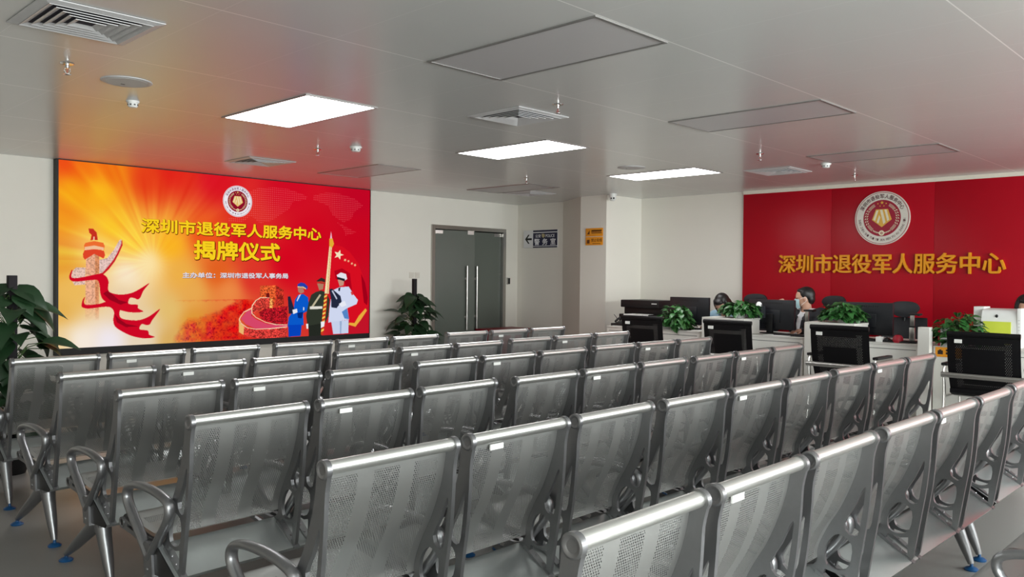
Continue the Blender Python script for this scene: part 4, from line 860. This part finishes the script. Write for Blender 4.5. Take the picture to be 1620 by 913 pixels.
def person(x, y, rz, label, hyaw, hpitch, rarm, larm, top_m, female=False, jacket=None, mask=False, dz=0.0, lean=0.0):
    """seated figure; local +X is forward, +Y its left"""
    t = thing('person', label, 'person', (x, y, 0), rz)
    L = lambda z: lean*(z-0.5)
    piv = Vector((L(1.02), 0, 1.02+dz))
    HM = Matrix.Translation(piv) @ Matrix.Rotation(hyaw, 4, 'Z') @ Matrix.Rotation(hpitch, 4, 'Y')
    sw = 0.165 if female else 0.19
    b = MB()
    # head, in neck coordinates
    b.ell((0.012,0,0.135), (0.095,0.074,0.098), HM, 24, 16); b.ell((0.038,0,0.075), (0.058,0.056,0.062), HM, 20, 12); b.ell((0.055,0,0.045), (0.032,0.034,0.026), HM)
    b.ell((0.105,0,0.10), (0.018,0.013,0.014), HM, 12, 8); b.ell((0.098,0,0.118), (0.012,0.008,0.026), HM, 12, 8)
    for s in (-1, 1):
        b.ell((0.0,s*0.076,0.11), (0.018,0.010,0.032), HM, 12, 8); b.ell((0.086,s*0.034,0.135), (0.012,0.026,0.010), HM, 12, 8); b.ell((0.072,s*0.036,0.09), (0.02,0.022,0.02), HM, 12, 8)
    b.ell((0.09,0,0.068), (0.012,0.024,0.007), HM, 12, 8)
    b.cap(piv+Vector((-0.02,0,-0.06)), HM @ Vector((0.0,0,0.06)), 0.056, 0.052, 16)
    # trunk
    sh = [Vector((L(0.95)-0.01, s*sw, 0.955+dz)) for s in (-1, 1)]
    b.cap((0,-0.06,0.56), (0,0.06,0.56), 0.125, 0.125); b.cap((0.0,0,0.58), (L(0.85),0,0.85+dz), 0.125, 0.125); b.cap((L(0.88),-0.08,0.88+dz), (L(0.88),0.08,0.88+dz), 0.105, 0.105); b.cap(sh[0], sh[1], 0.058, 0.058)
    b.cap((L(0.95),0,0.93+dz), piv, 0.075, 0.058)
    legs = [[(0.02, s*0.09, 0.53), (0.42, s*0.12, 0.53), (0.40, s*0.12, 0.10)] for s in (-1, 1)]
    for q in legs:
        b.cap(q[0], q[1], 0.082, 0.06); b.cap(q[1], q[2], 0.055, 0.038); b.cap((q[2][0], q[2][1], 0.045), (q[2][0]+0.14, q[2][1], 0.035), 0.04, 0.03)
    arms = []
    for s0, (el, wr, hd, hn), sg in ((sh[0], rarm, 1), (sh[1], larm, -1)):
        el = Vector(el); wr = Vector(wr); b.cap(s0, el, 0.050, 0.040); b.cap(el, wr, 0.040, 0.026); hand(b, wr, hd, hn, sg); arms.append((s0, el, wr))
    body = remesh(b, 'body', SKIN, t, 0.0062, 4)
    # eyes
    for s in (-1, 1):
        e = MB(); e.ell((0.0925, s*0.034, 0.121), (0.007,0.013,0.006), HM, 12, 8); e.build('eye', mat('dark_eye', (30,22,20), 0.2), body)
    # shirt: trunk and sleeves
    c = MB(); k = 0.012
    c.cap((0,-0.06,0.56), (0,0.06,0.56), 0.125+k, 0.125+k); c.cap((0,0,0.58), (L(0.85),0,0.85+dz), 0.125+k, 0.125+k); c.cap((L(0.88),-0.08,0.88+dz), (L(0.88),0.08,0.88+dz), 0.105+k, 0.105+k); c.cap(sh[0], sh[1], 0.058+k, 0.058+k)
    if not jacket:
        for s0, el, wr in arms: c.cap(s0, el, 0.05+k, 0.04+k); c.cap(el, el.lerp(wr, 0.8), 0.042+k, 0.03+k)
    remesh(c, 'shirt', top_m, t, 0.010)
    # collar
    cb = MB(); nb = piv+Vector((-0.02,0,-0.055))
    for s in (-1, 1): cb.add([(nb.x-0.055,0,nb.z+0.03),(nb.x-0.01,s*0.068,nb.z+0.025),(nb.x+0.055,s*0.045,nb.z),(nb.x+0.10,s*0.006,nb.z-0.055),(nb.x+0.10,s*0.05,nb.z-0.065),(nb.x+0.02,s*0.088,nb.z-0.012),(nb.x-0.055,0,nb.z-0.005)], [(0,1,5,6),(1,2,5),(2,3,4),(2,4,5)])
    cb.build('collar', top_m, t, smooth=0)
    if jacket:
        j = MB(); k = 0.03
        for s in (-1, 1):
            j.cap((0.0,s*0.066,0.56), (L(0.85)+0.0,s*0.07,0.86+dz), 0.137, 0.135); j.cap((L(0.9)+0.005,s*0.085,0.905+dz), sh[(s+1)//2], 0.105, 0.085)
        for s0, el, wr in arms: j.cap(s0, el, 0.05+k*0.9, 0.04+k*0.8); j.cap(el, el.lerp(wr, 0.85), 0.04+k*0.8, 0.03+k*0.7)
        remesh(j, 'jacket', jacket, t, 0.010)
        lp = MB()
        for s in (-1, 1): lp.add([(L(0.98)+0.05,s*0.075,0.995+dz),(L(0.9)+0.145,s*0.10,0.90+dz),(L(0.78)+0.158,s*0.02,0.72+dz),(L(0.9)+0.15,s*0.05,0.885+dz)], [(0,1,2,3)])
        lp.build('lapel', jacket, t, smooth=0)
    tr = MB()
    for q in legs: tr.cap(q[0], q[1], 0.095, 0.073); tr.cap(q[1], q[2], 0.07, 0.055)
    tr.cap((0.0,-0.07,0.54), (0.0,0.07,0.54), 0.13, 0.13)
    remesh(tr, 'trousers', mat('dark_trousers', (28,28,36), 0.7), t, 0.012)
    for q in legs:
        s = MB(); s.cap((q[2][0]-0.03,q[2][1],0.05), (q[2][0]+0.15,q[2][1],0.045), 0.05, 0.042); remesh(s, 'shoe', mat('black_shoe', (14,14,14), 0.3), t, 0.012)
    # hair
    h = MB()
    if female:
        h.ell((-0.012,0,0.15), (0.098,0.088,0.104), HM, 24, 14); h.ell((-0.055,0,0.07), (0.06,0.085,0.12), HM, 20, 12); h.ell((-0.06,0,-0.03), (0.045,0.075,0.12), HM, 20, 12)
        for s in (-1, 1): h.ell((0.02,s*0.078,0.09), (0.04,0.022,0.11), HM, 16, 10)
        h.ell((0.06,0,0.20), (0.045,0.06,0.035), HM)
    else:
        h.ell((-0.012,0,0.158), (0.097,0.081,0.092), HM, 24, 14); h.ell((-0.055,0,0.11), (0.05,0.072,0.07), HM, 20, 12); h.ell((0.036,0,0.206), (0.052,0.058,0.03), HM, 20, 12)
        for s in (-1, 1): h.ell((0.0,s*0.068,0.165), (0.045,0.016,0.05), HM, 16, 10)
    remesh(h, 'hair', HAIR, t, 0.007, 5)
    if mask:
        def fm(u, v):
            a = (u-0.5)*2.3; r = 1.0+0.10*math.sin(PI*v); z = 0.122-v*0.105
            return HM @ Vector((0.028+0.092*r*math.cos(a)*(0.92 if v > 0.7 else 1.0), 0.075*math.sin(a)*(1.0-0.2*v), z-0.012*abs(math.sin(a))))
        mo = MB().grid(fm, 14, 8).build('face_mask', mat('mask_blue', (186, 222, 230), 0.7, var=0.03), t)
        for s in (-1, 1): MB().tube([HM @ Vector(p) for p in ((0.055,s*0.072,0.112),(0.02,s*0.084,0.125),(-0.016,s*0.084,0.12),(-0.01,s*0.084,0.085),(0.05,s*0.068,0.04))], 0.0022, 6).build('ear_loop', PAPER, mo)
SUIT = mat('charcoal_suit', (26, 27, 34), 0.75, var=0.15, scale=90); SHIRT = mat('white_shirt', (222, 224, 228), 0.75, var=0.02); LBLUE = mat('light_blue_shirt', (150, 184, 204), 0.75, var=0.03)
person(9.12, 4.185, PI-0.25, 'seated man in dark suit, white shirt and blue face mask, head turned left', -0.95, 0.10, ((0.20,-0.30,0.80), (0.26,-0.22,1.03), (0.1,0.5,0.6), (-0.5,0.4,0)), ((0.14,0.30,0.70), (0.34,0.20,0.79), (1,-0.25,-0.02), (0,0,-1)), SHIRT, jacket=SUIT, mask=True, dz=0.01)
person(9.05, 5.10, PI, 'seated woman with long dark hair bowing her head, in pale blue shirt', 0.0, 0.75, ((0.14,-0.27,0.74), (0.30,-0.16,0.79), (1,0.3,-0.02), (0,0,-1)), ((0.14,0.27,0.74), (0.30,0.16,0.79), (1,-0.3,-0.02), (0,0,-1)), LBLUE, female=True, dz=-0.045, lean=0.25)
person(9.05, 1.99, PI, 'person with dark hair mostly cut off by the right edge behind the terminal', 0.35, 0.15, ((0.12,-0.27,0.72), (0.32,-0.16,0.79), (1,0.3,-0.02), (0,0,-1)), ((0.12,0.27,0.72), (0.32,0.16,0.79), (1,-0.3,-0.02), (0,0,-1)), mat('dark_blouse', (40,40,48), 0.8), female=True, dz=-0.03)

# ------------------------------------------------------------------ plants
def leaf_into(mb, base, d, up, ln, w, droop=0.5):
    """heart-shaped pothos leaf folded along its midrib"""
    d = Vector(d).normalized(); up = Vector(up); up = (up-d*up.dot(d)).normalized(); s = d.cross(up); base = Vector(base)
    prof = [(0.0,0.05),(0.04,0.55),(0.12,0.85),(0.28,1.0),(0.48,0.88),(0.68,0.60),(0.86,0.26),(1.0,0.0)]
    vs = []
    for tt, ww in prof:
        c = base+d*(ln*(tt-0.06*(ww > 0.5 and tt < 0.1)))-up*(droop*ln*tt*tt)
        hw = w*ww/2
        vs += [c+s*hw+up*hw*0.28-d*(0.05*ln if tt < 0.06 else 0), c, c-s*hw+up*hw*0.28-d*(0.05*ln if tt < 0.06 else 0)]
    fs = []
    for i in range(len(prof)-1):
        a = 3*i; fs += [(a,a+1,a+4,a+3), (a+1,a+2,a+5,a+4)]
    mb.add(vs, fs)
def desk_plant(x, y, z, rx, ry, h, n, label, seed, trail=0):
    R = random.Random(seed)
    t = thing('potted_pothos', label, 'plant', (x, y, z), 0, 'green pothos plants on the counters')
    MB().lathe([(0.001,0),(0.05,0),(0.062,0.035),(0.065,0.042),(0.06,0.042),(0.055,0.032),(0.001,0.03)], None, 24).build('pot', WHITEP, t)
    f = MB(); st = MB()
    for i in range(n):
        a = R.uniform(0, 2*PI); sz = R.uniform(-0.35, 1.0); c = math.sqrt(max(0.0, 1-sz*sz)); rr = R.uniform(0.5, 0.9)
        p = Vector((rx*rr*math.cos(a)*c, ry*rr*math.sin(a)*c, max(0.012, 0.06+(h-0.09)*max(sz, sz*0.3)*rr)))
        d = Vector((math.cos(a)+R.uniform(-.5,.5), math.sin(a)+R.uniform(-.5,.5), R.uniform(-0.75, 0.3)))
        if p.z < 0.05: d.z = abs(d.z)*0.2
        leaf_into(f, p, d, (math.cos(a)*0.6+R.uniform(-.3,.3), math.sin(a)*0.6+R.uniform(-.3,.3), 0.9), R.uniform(0.06, 0.092), R.uniform(0.05, 0.07), R.uniform(0.1, 0.45))
        st.tube([(0.02*math.cos(a), 0.02*math.sin(a), 0.05), (p.x*0.5, p.y*0.5, 0.04+p.z*0.6), tuple(p)], 0.0018, 4)
    for i in range(trail):
        q = (-0.10-R.uniform(0,0.05), -ry*R.uniform(0.2,0.8), 0.12-i*0.012); leaf_into(f, q, (-0.5, -0.4, -0.8), (-1, 0, 0.4), 0.075, 0.06, 0.2)
        st.tube([(-0.03,-0.03,0.06),(q[0], q[1], 0.13), q], 0.0018, 4)
    f.build('foliage', LEAFB, t, smooth=50); st.build('stem', STEM, t)
desk_plant(8.32, 5.40, 0.757, 0.19, 0.235, 0.345, 230, 'bushy green pothos plant left of the first monitor, nearest the pillar', 1, 9)
desk_plant(8.28, 4.56, 0.93, 0.18, 0.25, 0.235, 250, 'green pothos plant between the bowed woman and the second monitor', 2)
desk_plant(8.28, 3.42, 0.93, 0.18, 0.25, 0.25, 250, 'green pothos plant between the suited man and the third monitor', 3)
desk_plant(8.32, 2.36, 0.757, 0.19, 0.25, 0.375, 230, 'green pothos plant on the counter left of the white terminal', 4)
def totem_plant(x, y, label, seed, h0, h1, spread, pole_h, pot_r, pot_h, off):
    R = random.Random(seed)
    t = thing('pothos_totem_plant', label, 'plant', (x, y, 0), 0, 'large floor plants on black poles')
    MB().lathe([(0.001,0),(pot_r*0.75,0),(pot_r,pot_h*0.35),(pot_r*1.02,pot_h*0.65),(pot_r*0.85,pot_h*0.95),(pot_r*0.78,pot_h),(pot_r*0.7,pot_h*0.9),(0.001,pot_h*0.88)], None, 28).build('pot', BLACKP, t)
    MB().box((off-0.027,-0.027,pot_h*0.7), (off+0.027,0.027,pole_h)).build('pole', mat('dark_moss_pole', (26,22,26), 0.9, bump=0.5, bscale=90), t, bevel=0.004)
    f = MB(); st = MB(); n = 95
    for i in range(n):
        z = h0+(h1-h0)*(i/(n-1)); a = R.uniform(0, 2*PI); prof = math.sin(PI*min(1, max(0.12, (z-h0)/(h1-h0))))**0.5 if z > (h0+h1)/2 else 1.0
        r = spread*R.uniform(0.25, 0.75)*prof; p = Vector((off+r*math.cos(a), r*math.sin(a), z+R.uniform(-.03,.06)))
        d = Vector((math.cos(a), math.sin(a), R.uniform(-0.7, 0.25))); ln = R.uniform(0.16, 0.25)
        if y+p.y+d.y*ln > 9.58: p.y = -p.y*0.6; d.y = -abs(d.y)*0.5
        leaf_into(f, p, d, (R.uniform(-.3,.3)-0.1, R.uniform(-.3,.3)-0.4, 1), ln, ln*R.uniform(0.62, 0.8), R.uniform(0.15, 0.55))
        st.tube([(off,0,z-0.10), (off+r*0.5*math.cos(a), r*0.5*math.sin(a), z+0.02), tuple(p)], 0.0035, 5)
    f.build('foliage', LEAF, t, smooth=50); st.build('stem', STEM, t)
totem_plant(1.62, 6.28, 'large dark-leaved climbing plant on a black pole at the left edge of the big screen', 11, 0.35, 1.22, 0.30, 1.335, 0.11, 0.24, 0.0)
totem_plant(7.45, 9.22, 'large dark-leaved climbing plant on a black pole beside the glass door', 12, 0.30, 1.08, 0.36, 1.315, 0.15, 0.28, 0.0)

# ------------------------------------------------------------------ wall fittings
NAVY = mat('navy_blue', (16, 16, 54), 0.4, var=0.02)
t = thing('police_room_sign', 'navy and white police room sign with a left arrow beside the glass door', 'sign', M=on_east(9.966, 9.10, 1.98) @ Matrix.Rotation(0.0, 4, 'Y'))
MB().box((-0.375,-0.145,-0.03),(0.375,0.145,0)).build('sign_board', mat('sign_white', (222, 222, 224), 0.4, var=0.01), t, bevel=0.002)
b = MB(); b.box((-0.155,-0.112,0),(0.373,0.098,0.002)); b.box((-0.155,0.112,0),(0.373,0.143,0.002)); b.box((-0.155,-0.143,0),(0.373,-0.124,0.002)); b.build('blue_field', NAVY, t)
b = MB(); put_text(b, '公安', -0.105, 0.02, 0.022, 0.074, 0.003, 0.012, 0, True); put_text(b, 'POLICE', 0.125, 0.315, 0.024, 0.07, 0.003, 0.015); [put_glyph(b, ch, -0.13+k*0.175, 0.125, -0.1, 0.105, 0.003, 0.02, 0) for k, ch in enumerate('警务室')]
b.build('sign_lettering', mat('sign_letter_white', (230, 230, 235), 0.5), t, smooth=0)
b = MB(); b.add([(0.035+0.036*x, 0.048+0.036*y, 0.003) for x, y in ((0.05,0.95),(1.0,0.95),(1.5,0.9),(2.0,0.5),(1.9,-0.4),(1.0,-0.95),(0.2,-0.4),(0.05,0.5))], [tuple(range(8))]); star_poly(b, 0.072, 0.055, 0.014, 0.0035); b.build('sign_badge', mat('badge_gold', (176, 160, 120), 0.4), t, smooth=0)
b = MB(); b.prism([(-0.335,0.0),(-0.265,0.075),(-0.235,0.075),(-0.285,0.016),(-0.185,0.016),(-0.185,-0.016),(-0.285,-0.016),(-0.235,-0.075),(-0.265,-0.075)], 0, 0.002); b.build('sign_arrow', BLACKM, t)
for i, (z, lab) in enumerate(((2.022, 'upper of two orange notice signs on the pillar'), (1.893, 'lower of two orange notice signs on the pillar, a no-smoking notice'))):
    t = thing('notice_sign', lab, 'sign', M=on_east(9.497, 7.60, z), group='orange notice signs on the pillar')
    MB().box((-0.16,-0.06,-0.006),(0.16,0.06,0)).build('sign_sheet', ORANGE, t, bevel=0.001)
    b = MB()
    if i == 0:
        b.add([(-0.135,-0.03,0.001),(-0.085,-0.03,0.001),(-0.085,0.03,0.001)], [(0,1,2)])
        for k in range(2): b.box((-0.05,0.018-k*0.036,0),(0.14,0.030-k*0.036,0.001))
        for k in range(7): b.box((-0.05+k*0.027,0.0,0),(-0.032+k*0.027,0.035,0.001))
    else:
        b.box((-0.135,-0.035,0),(-0.085,0.02,0.001)); put_text(b, '禁止吸烟', -0.055, 0.145, -0.012, 0.038, 0.001, 0.012, 0, True); b.box((-0.03,-0.042,0),(0.12,-0.034,0.001))
    b.build('sign_print', mat('brown_ink', (96, 50, 10), 0.6), t, smooth=0)
t = thing('security_camera', 'white dome security camera under the ceiling at the pillar corner', 'security camera', (9.46, 7.24, CEIL), 0.35)
MB().lathe([(0.001,-0.02),(0.058,-0.02),(0.06,0)], None, 24).build('mount', WHITEP, t); MB().lathe([(0.001,-0.105),(0.03,-0.1),(0.05,-0.075),(0.055,-0.02)], None, 24).build('dome', WHITEP, t)
for s in (-1, 1): MB().ell((-0.043, s*0.018-0.012, -0.068), (0.014,0.011,0.013)).build('lens', BLACKM, t)
SWM = mat('switch_cream', (214, 208, 198), 0.4)
for i, (x, lab) in enumerate(((7.73, 'left of two cream wall plates above the plant by the door'), (7.84, 'right of two cream wall plates above the plant by the door'))):
    t = thing('light_switch', lab, 'switch', M=on_north(x, YN, 1.365), group='wall plates by the glass door')
    MB().box((-0.043,-0.043,0),(0.043,0.043,0.008)).build('wall_plate', SWM, t, bevel=0.002)
    for k in range(2): MB().box((-0.03,-0.03+k*0.032,0.008),(0.03,-0.002+k*0.032,0.011)).build('rocker', SWM, t)
t = thing('card_reader', 'small black card reader on the wall right of the glass door', 'card reader', M=on_north(9.775, YN, 1.285))
MB().box((-0.035,-0.055,0),(0.035,0.055,0.018)).build('reader_body', STEEL, t, bevel=0.003); MB().box((-0.012,-0.048,0.018),(0.03,0.048,0.022)).build('reader_face', BLACKP, t)
t = thing('red_box', 'dark red lidded box on the floor between the glass door and the last bench', 'box', (9.32, 9.25, 0))
CRIM = mat('crimson_box', (132, 18, 36), 0.45, var=0.1)
MB().box((-0.40,-0.24,0),(0.40,0.24,0.50)).build('box_body', CRIM, t, bevel=0.012); MB().box((-0.415,-0.255,0.50),(0.415,0.255,0.535)).build('box_lid', CRIM, t, bevel=0.01)
